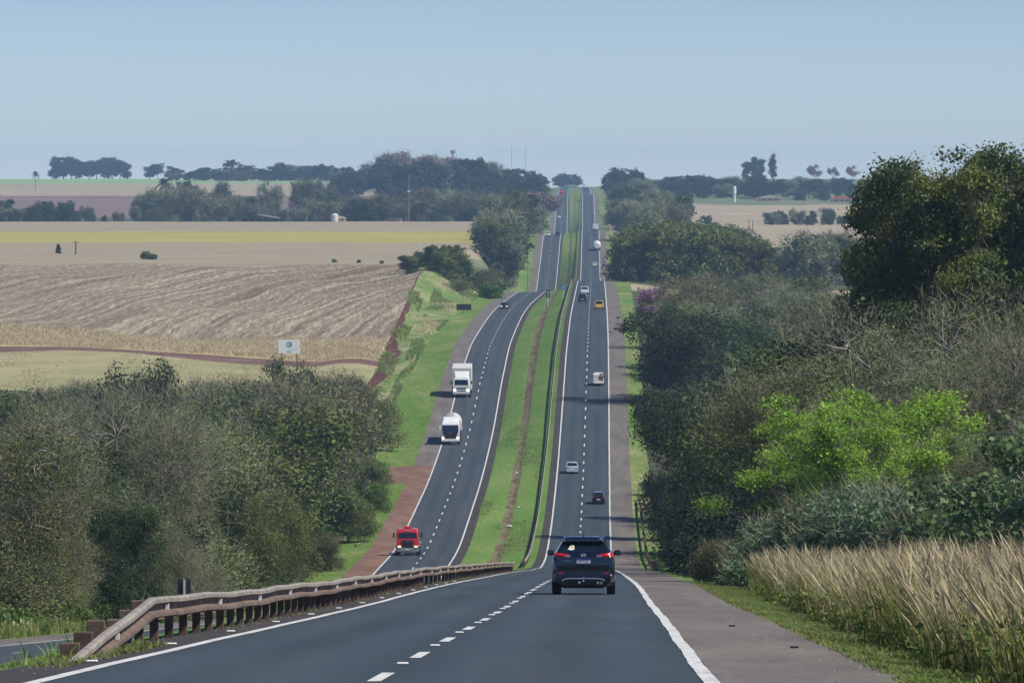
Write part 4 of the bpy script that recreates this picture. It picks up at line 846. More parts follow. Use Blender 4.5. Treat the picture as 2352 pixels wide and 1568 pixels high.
# stones and litter
def rock(u, d, s, label, mat=None, name='stone', cat='stone'):
    rng = random.Random(u); x = X(u, d); e = MB(); rings = []
    for k in range(5):
        t = k/4*math.pi; rr = math.sin(t)*s + .01; zz = (1-math.cos(t))*s*.4
        rings.append([(rr*math.cos(a)*rng.uniform(.8,1.2), rr*math.sin(a)*rng.uniform(.8,1.2), zz) for a in [2*math.pi*i/9 for i in range(9)]])
    o = e.loft(rings, smooth=False).build(name, mat or M['stone']); o.location = (x, d, gz(x, d)-.02); return tag(o, label, cat)
rock(1170, 668, .35, 'white stone at the near end of the median ditch')
rock(1186, 760, .3, 'pale stone lying in the median ditch left of the tank truck level')
rock(1190, 700, .22, 'small pale stone in the median ditch near its end')
rock(1083, 905, .18, 'tiny white piece of litter on the green left verge', M['white'], 'litter', 'litter')
lgm = MB(); lgm.cyl((-.1,-1.6,.15),(.25,1.6,.18),.17,.12,n=8); lgm.cyl((.1,.4,.2),(.6,1.1,.3),.07,.03,n=6)
o = lgm.build('log', M['wood']); x = X(820, 634); o.location = (x, 634, gz(x, 634)); tag(o, 'short brown log lying on the bright green left verge', 'log')
for k, (u, dd) in enumerate(((1682, 100), (1826, 78))):
    x = X(u, dd); o = MB().box((0,0,.015),(.12,.07,.028),.012).build('tyre_scrap', M['tyre']); o.location = (x, dd, gz(x, dd)); o.rotation_euler = (0,0,.4)
    tag(o, ['farther', 'nearer'][k]+' black tyre scrap on the right shoulder', 'tyre scrap')

# ---------------------------------------------------------------- trees
def tubes(segs, sides):
    """segs: array (n,8) p0,p1,r0,r1 -> verts, quads"""
    S = np.asarray(segs, float); p0, p1, r0, r1 = S[:, 0:3], S[:, 3:6], S[:, 6], S[:, 7]
    a = p1-p0; a /= np.linalg.norm(a, axis=1, keepdims=True)+1e-9
    ref = np.where(np.abs(a[:, 2:3]) < .9, np.array([[0,0,1.]]), np.array([[1.,0,0]]))
    u = np.cross(a, ref); u /= np.linalg.norm(u, axis=1, keepdims=True)+1e-9; v = np.cross(u, a)
    t = np.arange(sides)*2*np.pi/sides; c, s = np.cos(t), np.sin(t)
    ring = lambda p, r: p[:, None, :] + r[:, None, None]*(u[:, None, :]*c[None, :, None]+v[:, None, :]*s[None, :, None])
    V = np.stack([ring(p0, r0), ring(p1, r1)], 1).reshape(-1, 3)
    n = len(S); b = (np.arange(n)*2*sides)[:, None]; i = np.arange(sides)[None, :]; j = (i+1) % sides
    return V, np.stack([b+i, b+j, b+sides+j, b+sides+i], -1).reshape(-1, 4)
def leaves(rng, C, size, out, flat=.5, asp=.55, up=.5):
    """rhombic leaf sprays at C, facing roughly outwards/upwards"""
    n = len(C); nrm = rng.normal(size=(n, 3)); nrm /= np.linalg.norm(nrm, axis=1, keepdims=True)
    nrm = nrm + out*.8 + np.array([0, 0, up]); nrm /= np.linalg.norm(nrm, axis=1, keepdims=True)
    a = rng.normal(size=(n, 3)); a[:, 2] *= flat; a -= nrm*(a*nrm).sum(1, keepdims=True); a /= np.linalg.norm(a, axis=1, keepdims=True)+1e-9
    b = np.cross(nrm, a); s = size*rng.uniform(.6, 1.35, (n, 1))
    V = np.stack([C-a*s*.5, C+b*s*asp*.5+a*s*.08, C+a*s*.5, C-b*s*asp*.5+a*s*.02], 1).reshape(-1, 3)
    return V, (np.arange(n)*4)[:, None]+np.arange(4)[None, :]
def twigs(rng, C, length, width, out, up=.35):
    n = len(C); a = rng.normal(size=(n, 3))*.75 + out + np.array([0, 0, up]); a /= np.linalg.norm(a, axis=1, keepdims=True)
    b = np.cross(a, rng.normal(size=(n, 3))); b /= np.linalg.norm(b, axis=1, keepdims=True)
    L = length*rng.uniform(.5, 1.4, (n, 1)); w_ = width*rng.uniform(.6, 1.3, (n, 1))
    V = np.stack([C-b*w_*.5, C+b*w_*.5, C+a*L], 1).reshape(-1, 3)
    return V, (np.arange(n)*3)[:, None]+np.arange(3)[None, :]
def kmeans_assign(P, C):
    return np.argmin(((P[:, None, :]-C[None, :, :])**2).sum(-1), 1)
def tree_proto(seed, H, style, nleaf, lsize, leafm, barkm, ntwig=0, twigm=None, spread=1.0, ntip=260, trunk_r=None, tw_len=1.3, tw_w=.05, sig=.55, limb_r=.5, asp=.55, flat=.5):
    rng = np.random.default_rng(seed); tr = trunk_r or H*.018
    lobes = []
    if style == 'round':
        for k in range(11):
            a = rng.uniform(0, 2*np.pi); q = rng.uniform(.1, .30)*H*spread; z = H*rng.uniform(.42, .82)
            r = H*rng.uniform(.11, .2)*spread; lobes.append((q*np.cos(a), q*np.sin(a), min(z, H-r*.9), r, r*.85))
        lobes.append((0, 0, H*.84, H*.15*spread, H*.15))
    elif style == 'low':          # foliage to the ground
        for k in range(13):
            a = rng.uniform(0, 2*np.pi); q = rng.uniform(.08, .34)*H*spread; z = H*rng.uniform(.15, .8)
            r = H*rng.uniform(.13, .22)*spread; lobes.append((q*np.cos(a), q*np.sin(a), min(z, H-r*.9), r, r*.9))
    elif style == 'umbrella':
        for k in range(14):
            a = rng.uniform(0, 2*np.pi); q = rng.uniform(.1, .46)*H*spread; z = H*(.93-.28*(q/(H*.46*spread))**2*rng.uniform(.5,1.3)-rng.uniform(0,.22))
            r = H*rng.uniform(.09, .16)*spread; lobes.append((q*np.cos(a), q*np.sin(a), z-r*.4, r, r*.45))
    elif style == 'spray':
        for k in range(26):
            a = rng.uniform(0, 2*np.pi); q = rng.uniform(.12, .5)*H*spread; z = H*rng.uniform(.38, .98)*(1-.35*(q/(H*.5))**2)
            r = H*rng.uniform(.05, .11)*spread; lobes.append((q*np.cos(a), q*np.sin(a), z-r*.3, r, r*.45))
    elif style == 'big':
        for k in range(200):
            a = k*2.39996+rng.uniform(-.4, .4); zz = .14+.80*((k*.75488+.11*math.sin(k)) % 1)
            env = .47*math.sqrt(max(.06, 1-max(0, (zz-.50)/.52)**2.2)) if zz > .5 else .36+.11*zz/.5
            q = rng.uniform(.12, 1)**.55*env*H; r = H*rng.uniform(.045, .095); lobes.append((q*np.cos(a), q*np.sin(a), H*zz-r*.3, r, r*rng.uniform(.4,.65)))
    elif style == 'tall':
        for k in range(9):
            z = H*(.35+.6*k/8); q = rng.uniform(0, .07)*H; a = rng.uniform(0, 2*np.pi); r = H*rng.uniform(.06, .105)*spread*(1.15-.5*abs(k/8-.45))
            lobes.append((q*np.cos(a), q*np.sin(a), z-r*.3, r, r*1.1))
    elif style == 'column':
        for k in range(8):
            z = H*(.08+.85*k/7); q = rng.uniform(0, .05)*H; a = rng.uniform(0, 2*np.pi); r = H*rng.uniform(.09, .14)*spread*(1.15-.7*(k/7))
            lobes.append((q*np.cos(a), q*np.sin(a), z, r, r*1.2))
    Lb = np.array(lobes); wt = Lb[:, 3]**2; pick = rng.choice(len(Lb), ntip, p=wt/wt.sum())
    dr = rng.normal(size=(ntip, 3)); dr /= np.linalg.norm(dr, axis=1, keepdims=True)
    rad = rng.uniform(.35, 1, (ntip, 1))**.5*rng.uniform(.9, 1.12, (ntip, 1))
    T = Lb[pick, :3] + dr*rad*np.stack([Lb[pick, 3], Lb[pick, 3], Lb[pick, 4]], 1)
    T[:, 2] = np.maximum(T[:, 2], .15)
    ctr = np.array([0, 0, H*.5])
    # trunk
    segs5 = []; bend = rng.normal(size=2)*H*.02
    top = H*(.62 if style in ('round', 'big', 'umbrella') else .85 if style in ('tall', 'column') else .5)
    if style == 'umbrella': top = H*.4
    tz = np.linspace(-.4, top, 6); pts = np.stack([bend[0]*np.sin(tz/H*4), bend[1]*np.sin(tz/H*3+.5)-bend[1]*math.sin(.5), tz], 1)
    for k in range(5): segs5.append([*pts[k], *pts[k+1], tr*(1-.13*k)*(1.25 if k == 0 else 1), tr*(1-.13*(k+1))])
    nl = len(Lb); segs3 = []; nodes = []
    for k in range(nl):
        c = Lb[k, :3]; zb = np.clip(c[2]-H*rng.uniform(.12, .3), H*.08, top*.98); f = zb/top; b0 = np.array([np.interp(zb, tz, pts[:, 0]), np.interp(zb, tz, pts[:, 1]), zb])
        m = b0*.45+c*.55 + rng.normal(size=3)*H*.018 + np.array([0, 0, -.03*H]); r = tr*limb_r*(1.1-.5*f)
        segs5.append([*b0, *m, r, r*.7]); segs5.append([*m, *c, r*.7, r*.4]); nodes.append(c)
    nodes = np.array(nodes)
    nsub = max(nl*4, ntip//6); sub = T[rng.choice(ntip, min(nsub, ntip), replace=False)]*.82 + ctr*.0
    pa = kmeans_assign(sub, nodes); sub = nodes[pa] + (T[rng.choice(ntip, len(sub))]*0 + (sub/.82 - nodes[pa]))*.62
    for k in range(len(sub)):
        r = tr*.16; m = (nodes[pa[k]]+sub[k])/2 + rng.normal(size=3)*H*.008; segs3.append([*nodes[pa[k]], *m, r*1.2, r]); segs3.append([*m, *sub[k], r, r*.6])
    ta = kmeans_assign(T, sub)
    for k in range(ntip): r = tr*.07; segs3.append([*sub[ta[k]], *T[k], r, r*.4])
    V1, F1 = tubes(segs5, 7); V2, F2 = tubes(segs3, 3)
    trunk = mesh_np('trunk', np.concatenate([V1, V2]), [F1, F2+len(V1)], [barkm], smooth=True)
    out = T - Lb[pick, :3]; out /= np.linalg.norm(out, axis=1, keepdims=True)+1e-9
    VV = []; PP = []; II = []; k0 = 0; mats = []
    if nleaf:
        i = rng.integers(0, ntip, nleaf); C = T[i] + rng.normal(size=(nleaf, 3))*sig*np.array([1, 1, .6]); C[:, 2] = np.maximum(C[:, 2], .05)
        v, f = leaves(rng, C, lsize, out[i], flat=flat, asp=asp); VV.append(v); PP.append(f+k0); k0 += len(v); II.append(len(mats)); mats.append(leafm)
    if ntwig:
        i = rng.integers(0, ntip, ntwig); C = T[i] + rng.normal(size=(ntwig, 3))*sig*.8; C[:, 2] = np.maximum(C[:, 2], .05)
        v, f = twigs(rng, C, tw_len, tw_w, out[i]); VV.append(v); PP.append(f+k0); k0 += len(v); II.append(len(mats)); mats.append(twigm)
    crown = mesh_np('crown', np.concatenate(VV), PP, mats, idx=II)
    zmax = float(max(T[:, 2].max(), 1)); return (trunk, crown, zmax)
def palm_proto(seed, H):
    rng = np.random.default_rng(seed); seg = []; z = np.linspace(-.3, H*.8, 7)
    for k in range(6): seg.append([.15*math.sin(z[k]*.3), 0, z[k], .15*math.sin(z[k+1]*.3), 0, z[k+1], .2, .17])
    V, Fq = tubes(seg, 8); tm = mesh_np('trunk', V, [Fq], [M['bark']], smooth=True)
    P = []; Q = []
    for k in range(26):
        a = rng.uniform(0, 2*math.pi); el = rng.uniform(-.3, 1.2); Lf = H*.30; prev = None
        for j in range(9):
            t = j/8; r = Lf*t*math.cos(el)*(1-.15*t); zz = H*.8 + Lf*t*math.sin(el) - Lf*.55*t*t; c = np.array([r*math.cos(a), r*math.sin(a), zz])
            if prev is not None:
                s = np.array([-math.sin(a), math.cos(a), 0])*Lf*.16*(1-abs(t-.5)); d_ = np.array([0, 0, -Lf*.07])
                for sg in (-1, 1):
                    b = len(P); P += [prev, c, c+sg*s+d_, prev+sg*s*.9+d_]; Q.append((b, b+1, b+2, b+3))
            prev = c
    return (tm, mesh_np('crown', np.array(P), [np.array(Q)], [M['lf_deep']]), H)
PR = {}
def protos(key, n, seed, *a, **k): PR[key] = [tree_proto(seed+i*17, *a, **k) for i in range(n)]
protos('dark', 3, 10, 15, 'low', 21000, .34, M['lf_dark'], M['bark'], ntip=300, sig=.6)
protos('mid', 2, 60, 14, 'low', 20000, .33, M['lf_mid'], M['bark'], ntip=280, sig=.6)
protos('olive', 2, 90, 13, 'low', 19000, .31, M['lf_olive'], M['bark'], ntip=280, sig=.65, ntwig=1500, twigm=M['twig_grey'])
protos('dull', 3, 120, 13, 'low', 17000, .28, M['lf_dull'], M['bark_pale'], ntip=300, sig=.6, ntwig=6000, twigm=M['twig_grey'], tw_w=.05)
protos('bare', 3, 150, 13, 'low', 6500, .26, M['lf_dull'], M['bark_pale'], ntip=300, sig=.6, ntwig=17000, twigm=M['twig_grey'], tw_w=.04, tw_len=.62)
protos('brown', 3, 180, 12, 'low', 7000, .26, M['lf_dull'], M['bark'], ntip=340, sig=.75, ntwig=18000, twigm=M['twig_brown'], tw_w=.04, tw_len=.6)
protos('fdark', 3, 300, 14, 'low', 3600, .95, M['lf_dark'], M['bark'], ntip=120, sig=.7)
protos('fgrey', 3, 330, 13, 'low', 1500, .8, M['lf_dull'], M['bark'], ntip=140, sig=.8, ntwig=5200, twigm=M['twig_grey'], tw_w=.16, tw_len=1.3)
protos('folive', 2, 360, 14, 'low', 4200, .85, M['lf_olive'], M['bark'], ntip=150, sig=.7)
protos('ffar', 3, 380, 16, 'low', 3200, 1.2, M['lf_deep'], M['bark'], ntip=120, sig=.7, spread=.85)
protos('euca', 2, 400, 24, 'tall', 2600, 1.1, M['lf_deep'], M['bark'], ntip=110, sig=.7, spread=1.2)
protos('umbr', 2, 430, 16, 'umbrella', 2600, .75, M['lf_deep'], M['bark'], ntip=110, sig=.55)
protos('pink', 2, 460, 10, 'umbrella', 3500, .5, M['lf_pink'], M['bark_pale'], ntip=160, sig=.45, ntwig=1500, twigm=M['twig_grey'])
protos('mauve', 2, 480, 15, 'umbrella', 1600, .8, M['lf_mauve'], M['bark_pale'], ntip=130, sig=.7, ntwig=3000, twigm=M['twig_brown'], tw_w=.12)
protos('conif', 1, 500, 8, 'column', 5000, .5, M['lf_dark'], M['bark'], ntip=120, sig=.35, spread=1.8)
protos('bush', 3, 520, 4, 'low', 6000, .34, M['lf_mid'], M['bark'], ntip=120, sig=.35, spread=1.5)
protos('dbush', 2, 540, 4, 'low', 6500, .16, M['lf_dull'], M['bark_pale'], ntip=140, sig=.35, ntwig=4500, twigm=M['twig_brown'], tw_w=.022, tw_len=.6, spread=1.4)
# near, finely modelled kinds
protos('lime', 3, 600, 10, 'spray', 20000, .17, M['lf_lime'], M['bark'], ntip=420, sig=.30, ntwig=2500, twigm=M['twig_brown'], tw_w=.025, tw_len=.9, flat=.15)
protos('giant', 2, 640, 24, 'big', 260000, .25, M['lf_golden'], M['bark'], ntip=4200, sig=.36, trunk_r=.30, limb_r=.13, flat=.2)
protos('nbare', 3, 660, 12, 'low', 6500, .15, M['lf_dull'], M['bark_pale'], ntip=520, sig=.55, ntwig=38000, twigm=M['twig_grey'], tw_w=.019, tw_len=.55, spread=1.15)
protos('nbroad', 2, 690, 9, 'spray', 3800, .30, M['lf_bright'], M['bark_pale'], ntip=260, sig=.4, asp=.8)
protos('nscrub', 3, 710, 4, 'low', 9000, .18, M['lf_blue'], M['bark_pale'], ntip=220, sig=.3, ntwig=3500, twigm=M['twig_grey'], tw_w=.03, tw_len=.9, spread=1.5, asp=.75)
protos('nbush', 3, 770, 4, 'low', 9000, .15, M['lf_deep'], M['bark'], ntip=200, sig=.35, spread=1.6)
protos('ndark', 2, 740, 16, 'low', 26000, .27, M['lf_dark'], M['bark'], ntip=420, sig=.55)
protos('nolive', 2, 800, 13, 'low', 34000, .19, M['lf_olive'], M['bark'], ntip=420, sig=.6, ntwig=3000, twigm=M['twig_grey'], tw_w=.025, tw_len=.6)
protos('ndull', 2, 820, 13, 'low', 28000, .17, M['lf_dull'], M['bark_pale'], ntip=420, sig=.6, ntwig=16000, twigm=M['twig_grey'], tw_w=.022, tw_len=.6)
PR['palm'] = [palm_proto(5, 12)]
KIND = {'dark': ('leafy_tree', 'dark green leafy tree'), 'mid': ('leafy_tree', 'fresh green leafy tree'), 'olive': ('leafy_tree', 'olive green leafy tree'), 'dull': ('dry_tree', 'grey green half bare tree'),
 'bare': ('bare_tree', 'pale grey leafless tree'), 'brown': ('bare_tree', 'brownish leafless tree'), 'fdark': ('dense_tree', 'dark bushy tree'), 'fgrey': ('bare_tree', 'grey leafless looking tree'), 'folive': ('round_tree', 'olive crowned tree'),
 'ffar': ('distant_tree', 'bluish dark tree'), 'euca': ('eucalyptus_tree', 'tall slim eucalyptus'), 'umbr': ('spreading_tree', 'dark flat crowned tree'), 'pink': ('blossom_tree', 'pink flowering tree'), 'mauve': ('blossom_tree', 'faded mauve flat crowned tree'),
 'conif': ('conifer', 'small dark conifer'), 'bush': ('bush', 'low green bush'), 'dbush': ('bush', 'dry brown bush'), 'lime': ('lime_green_tree', 'bright lime green tree'), 'giant': ('spreading_tree', 'huge dark golden green tree'),
 'nbare': ('bare_tree', 'silvery grey leafless tree'), 'nbroad': ('broadleaf_tree', 'large leaved bluish green tree'), 'nscrub': ('shrub', 'bluish green shrub with pale stems'), 'nbush': ('bush', 'deep green shaded bush'), 'nolive': ('leafy_tree', 'near olive leafy tree'), 'ndull': ('dry_tree', 'near grey green half bare tree'), 'ndark': ('leafy_tree', 'tall deep green tree'), 'palm': ('palm_tree', 'dark palm tree')}
TREES = []; cnt = {}
trng = random.Random(99)
def plant(kind, x, d, H, zone, label=None, wide=1.0, group=None, sink=.2):
    tm, cm, zp = PR[kind][cnt.get(kind, 0) % len(PR[kind])]; cnt[kind] = cnt.get(kind, 0)+1
    s = H/zp; e = empty(KIND[kind][0], (x, d, gz(x, d)-sink), trng.uniform(0, 6.28)); sx = s*wide*trng.uniform(.92, 1.12)
    e.scale = (sx, sx, s)
    obj('trunk', tm, e); obj('crown', cm, e)
    cat = 'bush' if kind in ('bush', 'dbush', 'nscrub', 'nbush') else 'tree'
    tag(e, label, cat, group or zone)
    if not label: TREES.append((e, kind, zone, CU+F*x/d, d))
    return e
def plant_px(kind, u, d, vtop, zone, label=None, wide=1.0, **k):
    x = X(u, d); H = max(1.0, -Yv(vtop, d) - gz(x, d)); return plant(kind, x, d, H, zone, label, wide, **k)
def scatter(zone, dr, uf, spacing, vlim, mix, hr, xmin=None, xmax=None, maxn=200, jit=.5, wide=1.0):
    """fill a stand of trees with even spacing; heights are limited by what the photograph lets one see over them"""
    pts = []; tries = 0; n = 0; kinds = [k for k, c in mix for _ in range(c)]
    while tries < 9000 and n < maxn:
        tries += 1; d = trng.uniform(*dr); u = trng.uniform(*uf(d)); x = X(u, d)
        if xmin is not None and x < xmin(d): continue
        if xmax is not None and x > xmax(d): continue
        if any((x-a)**2+((d-b)*.75)**2 < spacing*spacing for a, b in pts): continue
        g = gz(x, d); H = trng.uniform(*hr); top = V0 + (-(g+H))*F/d; lim = vlim(u, d)+(trng.uniform(-10, 26) if 'wood' not in zone else trng.choice([trng.uniform(-10, 15), trng.uniform(15, 75)]))
        if top < lim: H = -Yv(lim, d)-g
        if H < 2.6: continue
        pts.append((x, d)); kd = trng.choice(kinds)
        if d < 440 and zone.startswith('trees of the left'): kd = {'mid': 'nolive', 'dark': 'ndark', 'olive': 'nolive', 'dull': 'ndull', 'bare': 'nbare', 'brown': 'nbare'}[kd]
        plant(kd, x, d, H, zone, wide=wide); n += 1
    return n
I_ = np.interp
SHL = lambda d: float(cL(d)-HW-2.8-vgL(d)); SHR = lambda d: float(cR(d)+HW+shR(d)+vgR(d))
# left roadside wood
vl = lambda u, d: I_(u, [-80, 60, 150, 250, 330, 450, 520, 700, 800, 870, 900], [905, 900, 885, 880, 868, 872, 880, 872, 860, 872, 960])
nA = scatter('trees of the left roadside wood', (290, 830), lambda d: (-60, 905), 9.0, vl,
        [('dull', 7), ('brown', 5), ('bare', 4), ('olive', 3), ('dark', 4), ('mid', 2)], (9, 18), xmax=lambda d: SHL(d)-4.2, maxn=112)
plant_px('dark', 325, 640, 828, 'trees of the left roadside wood', 'dark glossy green tree rising above the left wood, in front of the pale pasture', .6)
plant_px('dark', 478, 660, 905, 'trees of the left roadside wood', 'dark ivy covered tree in the gap of the left wood', .7)
plant_px('dark', 685, 720, 828, 'trees of the left roadside wood', 'dark palm like tree just below the white billboard', .5)
plant_px('dark', 455, 520, 1010, 'trees of the left roadside wood', 'broad dark green tree in the middle of the left wood')
plant_px('mid', 195, 430, 1060, 'trees of the left roadside wood', 'bright green creeper covered tree in the left wood', .55)
plant_px('olive', 850, 800, 880, 'trees of the left roadside wood', 'olive tree at the right end of the left wood beside the verge')
for u, dd, vt, kd, wd in ((50, 345, 1000, 'ndark', .6), (215, 400, 950, 'ndark', .55), (395, 455, 925, 'ndark', .6), (590, 520, 940, 'ndark', .55), (300, 325, 1150, 'ndark', .6), (120, 330, 1130, 'nolive', .6), (700, 590, 985, 'dark', .6), (500, 430, 1090, 'ndark', .6), (150, 520, 905, 'nbare', .8), (540, 640, 885, 'bare', .8), (640, 480, 1130, 'nolive', .6), (420, 370, 1190, 'nbare', .7)):
    plant_px(kd, u, dd, vt, 'taller trees standing out of the left wood', wide=wd)
for k, (u, dd, vt) in enumerate(((855, 700, 1055), (800, 640, 1120), (745, 575, 1215), (840, 660, 1110))):
    plant_px(['mid', 'olive', 'dull', 'mid'][k], u, dd, vt, 'low trees along the left verge', ['yellow green sapling', 'olive sapling', 'grey green sapling', 'second yellow green sapling'][k]+' at the edge of the bright left verge')
# right roadside wood
vr = lambda u, d: I_(u, [1380, 1420, 1470, 1560, 1700, 1800, 1900, 2400], [1000, 930, 880, 850, 850, 800, 760, 700])
nB = scatter('trees of the right roadside wood', (330, 840), lambda d: (1400, 2430), 10.5, vr,
        [('dull', 5), ('bare', 2), ('brown', 3), ('dark', 5), ('olive', 3), ('mid', 1)], (11, 19), xmin=lambda d: max(SHR(d)+8.5, 20), maxn=58)
for k, (u, dd, vt, kd, wd) in enumerate(((1612, 520, 905, 'ndark', .78), (1668, 455, 960, 'ndark', .9), (1562, 640, 885, 'ndark', .62), (1715, 410, 985, 'ndark', .9), (1765, 375, 890, 'ndark', .6), (1668, 380, 1110, 'ndark', .8))):
    plant_px(kd, u, dd, vt, 'dark trees shading the right shoulder', ['tall dark tree behind the roof line of the navy SUV, right of the shoulder', 'broad dark tree in the shaded corner of the right wood', 'dark tree leaning over the right shoulder beside the black hatchback', 'dark tree left of the lime green trees', 'tall dark tree peeking over the left lime green tree', 'lower dark tree nearest the right verge rail'][k], wd)
# wood behind it
vm = lambda u, d: (50 if 1475 < u < 1575 and d < 1045 else 0) + I_(u, [1420, 1460, 1545, 1600, 1700, 1850, 1890, 1950, 2400], [750, 712, 705, 632, 622, 640, 690, 715, 640])
nC = scatter('trees of the wood behind the right roadside trees', (850, 1440), lambda d: (1445, 2400), 15.0, vm,
        [('bare', 2), ('dull', 5), ('brown', 3), ('dark', 4), ('olive', 4), ('mid', 1)], (13, 19), xmin=lambda d: SHR(d)+4.2, maxn=84, wide=1.15)
plant_px('pink', 1524, 1035, 658, 'pink trees', 'bright magenta flowering tree right of the right carriageway crest', 1.0)
# round olive clump beside the crest
k = 0
for dd in (1520, 1570, 1620, 1680):
    for u in range(1447, 1740, 36):
        uu = u + trng.uniform(-12, 12); vt = 506+((uu-1560)/190)**2*38+trng.uniform(-3, 10)
        plant_px('folive', uu, dd+trng.uniform(-15, 15), vt+(1680-dd)*.10, 'rounded olive tree clump', wide=.85); k += 1
# belt right of it
scatter('tree belt between the right hand fields', (1500, 2130), lambda d: (1740, 2000), 13, lambda u, d: I_(u, [1740, 1760, 1840, 1880, 1990], [575, 600, 560, 532, 560]), [('fdark', 4), ('fgrey', 3)], (12, 18), maxn=44)
scatter('small tree clump in the far right field', (2780, 2830), lambda d: (1760, 1950), 6.5, lambda u, d: I_(u, [1760, 1810, 1850, 1950], [500, 482, 484, 492]), [('fdark', 3), ('fgrey', 2)], (6, 12), maxn=24)
plant_px('fdark', 1632, 2350, 497, 'x', 'single dark tree poking up behind the rounded olive clump')
# roadside trees, far right
scatter('trees beside the right carriageway on the far hill', (2250, 3650), lambda d: (1380, 1560), 17, lambda u, d: I_(u, [1380, 1400, 1450, 1500, 1560], [470, 425, 400, 430, 458]), [('fdark', 3), ('fgrey', 3), ('folive', 1)], (12, 19), xmin=lambda d: SHR(d)+4, maxn=38)
for u, dd, vt in ((1418, 3700, 388), (1462, 3720, 392), (1440, 3760, 402), (1395, 3680, 415)):
    plant_px('ffar', u, dd, vt, 'trees beside the right carriageway on the far hill')
# horizon, right
scatter('dark trees along the right horizon', (3720, 4150), lambda d: (1490, 2020), 15, lambda u, d: I_(u, [1490, 1560, 1700, 1790, 1850, 1950], [420, 414, 410, 418, 415, 418]), [('ffar', 5), ('fgrey', 1)], (11, 15), maxn=90, wide=1.55)
for u, vt, wd in ((1715, 372, 1.1), (1732, 360, 1.0), (1748, 366, .9), (1775, 353, .65)): plant_px('euca', u, 4350, vt, 'tall eucalyptus trees on the right horizon', wide=wd*1.3)
for u, vt in ((1868, 380), (1912, 386), (1955, 382)): plant_px('mauve', u, 4500, vt, 'thin crowned trees on the right horizon', wide=.7)
scatter('trees around the orange roofed house', (3620, 3700), lambda d: (1830, 2000), 14, lambda u, d: 436, [('fdark', 1)], (8, 13), maxn=10)
# left roadside beyond the bend
scatter('trees beside the left carriageway past the first crest', (1860, 2950), lambda d: (1135, 1262), 13, lambda u, d: I_(u, [1112, 1130, 1200, 1262], [480, 470, 440, 462]), [('fgrey', 4), ('fdark', 3), ('folive', 2)], (13, 20), xmax=lambda d: SHL(d)-2, maxn=54, wide=.85)
plant_px('mauve', 1222, 2820, 445, 'x', 'faded pink flowering tree above the left verge on the far hill', .9)
scatter('tree group on the field edge left of the bend', (1415, 1490), lambda d: (935, 1160), 5.5, lambda u, d: I_(u, [935, 1000, 1040, 1060, 1150, 1180], [600, 568, 572, 590, 580, 600]), [('folive', 3), ('fdark', 2)], (7, 12), xmax=lambda d: SHL(d)-5, maxn=20)
for u, dd, vt in ((1085, 1440, 612), (1110, 1470, 618), (1052, 1380, 640)): plant_px('dbush', u, dd, vt, 'tan bushes on the left bank', wide=1.3)
plant_px('bush', 1125, 1400, 645, 'x', 'dark green bush on the left bank beside the smaller black sign')
# tree line behind the yellow crop
scatter('grey tree line behind the yellow crop', (2640, 2900), lambda d: (325, 1150), 12, lambda u, d: I_(u, [325, 360, 400, 470, 560, 700, 800, 1000, 1150], [470, 440, 428, 448, 460, 455, 458, 446, 440])+trng.uniform(-4, 12), [('fgrey', 6), ('fdark', 2)], (12, 19), maxn=95, wide=1.15)
scatter('dark trees at the far left field edge', (2645, 2720), lambda d: (-40, 215), 7, lambda u, d: I_(u, [0, 120, 150, 215], [470, 466, 468, 482]), [('fdark', 3), ('fgrey', 1)], (6, 12), maxn=34)
scatter('low trees between the two left groups', (2645, 2690), lambda d: (232, 330), 10, lambda u, d: 484, [('fgrey', 2), ('fdark', 1)], (4, 7), maxn=7)
# dark hill behind
scatter('dark hilltop trees left of the highway', (3450, 4300), lambda d: (775, 1272), 17, lambda u, d: I_(u, [775, 850, 870, 960, 1050, 1120, 1170, 1272], [400, 384, 368, 364, 372, 386, 398, 402]), [('ffar', 4), ('fdark', 3), ('fgrey', 2)], (14, 30), xmax=lambda d: SHL(d)-3, maxn=90)
for u, vt in ((908, 352), (958, 362), (1012, 360)): plant_px('mauve', u, 3950, vt, 'blossom trees on the hilltop', wide=1.5)
scatter('distant tree line between field and hill', (4650, 4900), lambda d: (395, 800), 8.5, lambda u, d: 389, [('ffar', 3), ('fgrey', 1)], (7, 12), maxn=85, wide=1.7)
for u, vt in ((532, 368), (560, 378), (642, 374), (658, 378), (742, 377), (760, 380)): plant_px('umbr', u, 4650, vt, 'tall flat topped trees above the distant tree line', wide=.8)
for u, dd, vt in ((425, 3000, 418), (510, 2950, 425), (622, 3000, 420), (700, 2980, 418), (742, 3000, 424)): plant_px('fgrey' if u != 425 else 'umbr', u, dd, vt, 'single trees before the pale green field', wide=.7)
for u, vt in ((130, 384), (146, 372), (164, 371), (183, 384), (205, 381), (222, 378), (240, 374), (258, 373), (276, 378), (290, 396), (345, 388), (362, 386), (395, 392), (412, 396)):
    plant_px('ffar', u, 5450, vt-9, 'blue tree clumps on the left horizon', wide=1.15)
for u, vt in ((1286, 402), (1298, 400), (1312, 402), (1325, 404)): plant_px('ffar', u, 5300, vt, 'blue trees at the very end of the highway', wide=1.0)
plant_px('palm', 82, 3900, 388, 'x', 'solitary palm like tree standing in the tan field at far left', .8)
plant_px('palm', 378, 2900, 398, 'x', 'dark palm at the left end of the grey tree line', .9)
plant_px('conif', 134, 1765, 559, 'x', 'small dark conifer alone in the tan field')
plant_px('bush', 338, 1640, 577, 'x', 'low dark bush in the middle of the tan field')
plant_px('bush', 353, 1635, 583, 'x', 'smaller bush touching the low dark bush in the tan field')
plant_px('bush', 825, 1560, 604, 'x', 'low bush on the far rim of the striped field, right of centre')
plant_px('bush', 770, 1560, 606, 'x', 'tiny bush on the far rim of the striped field')
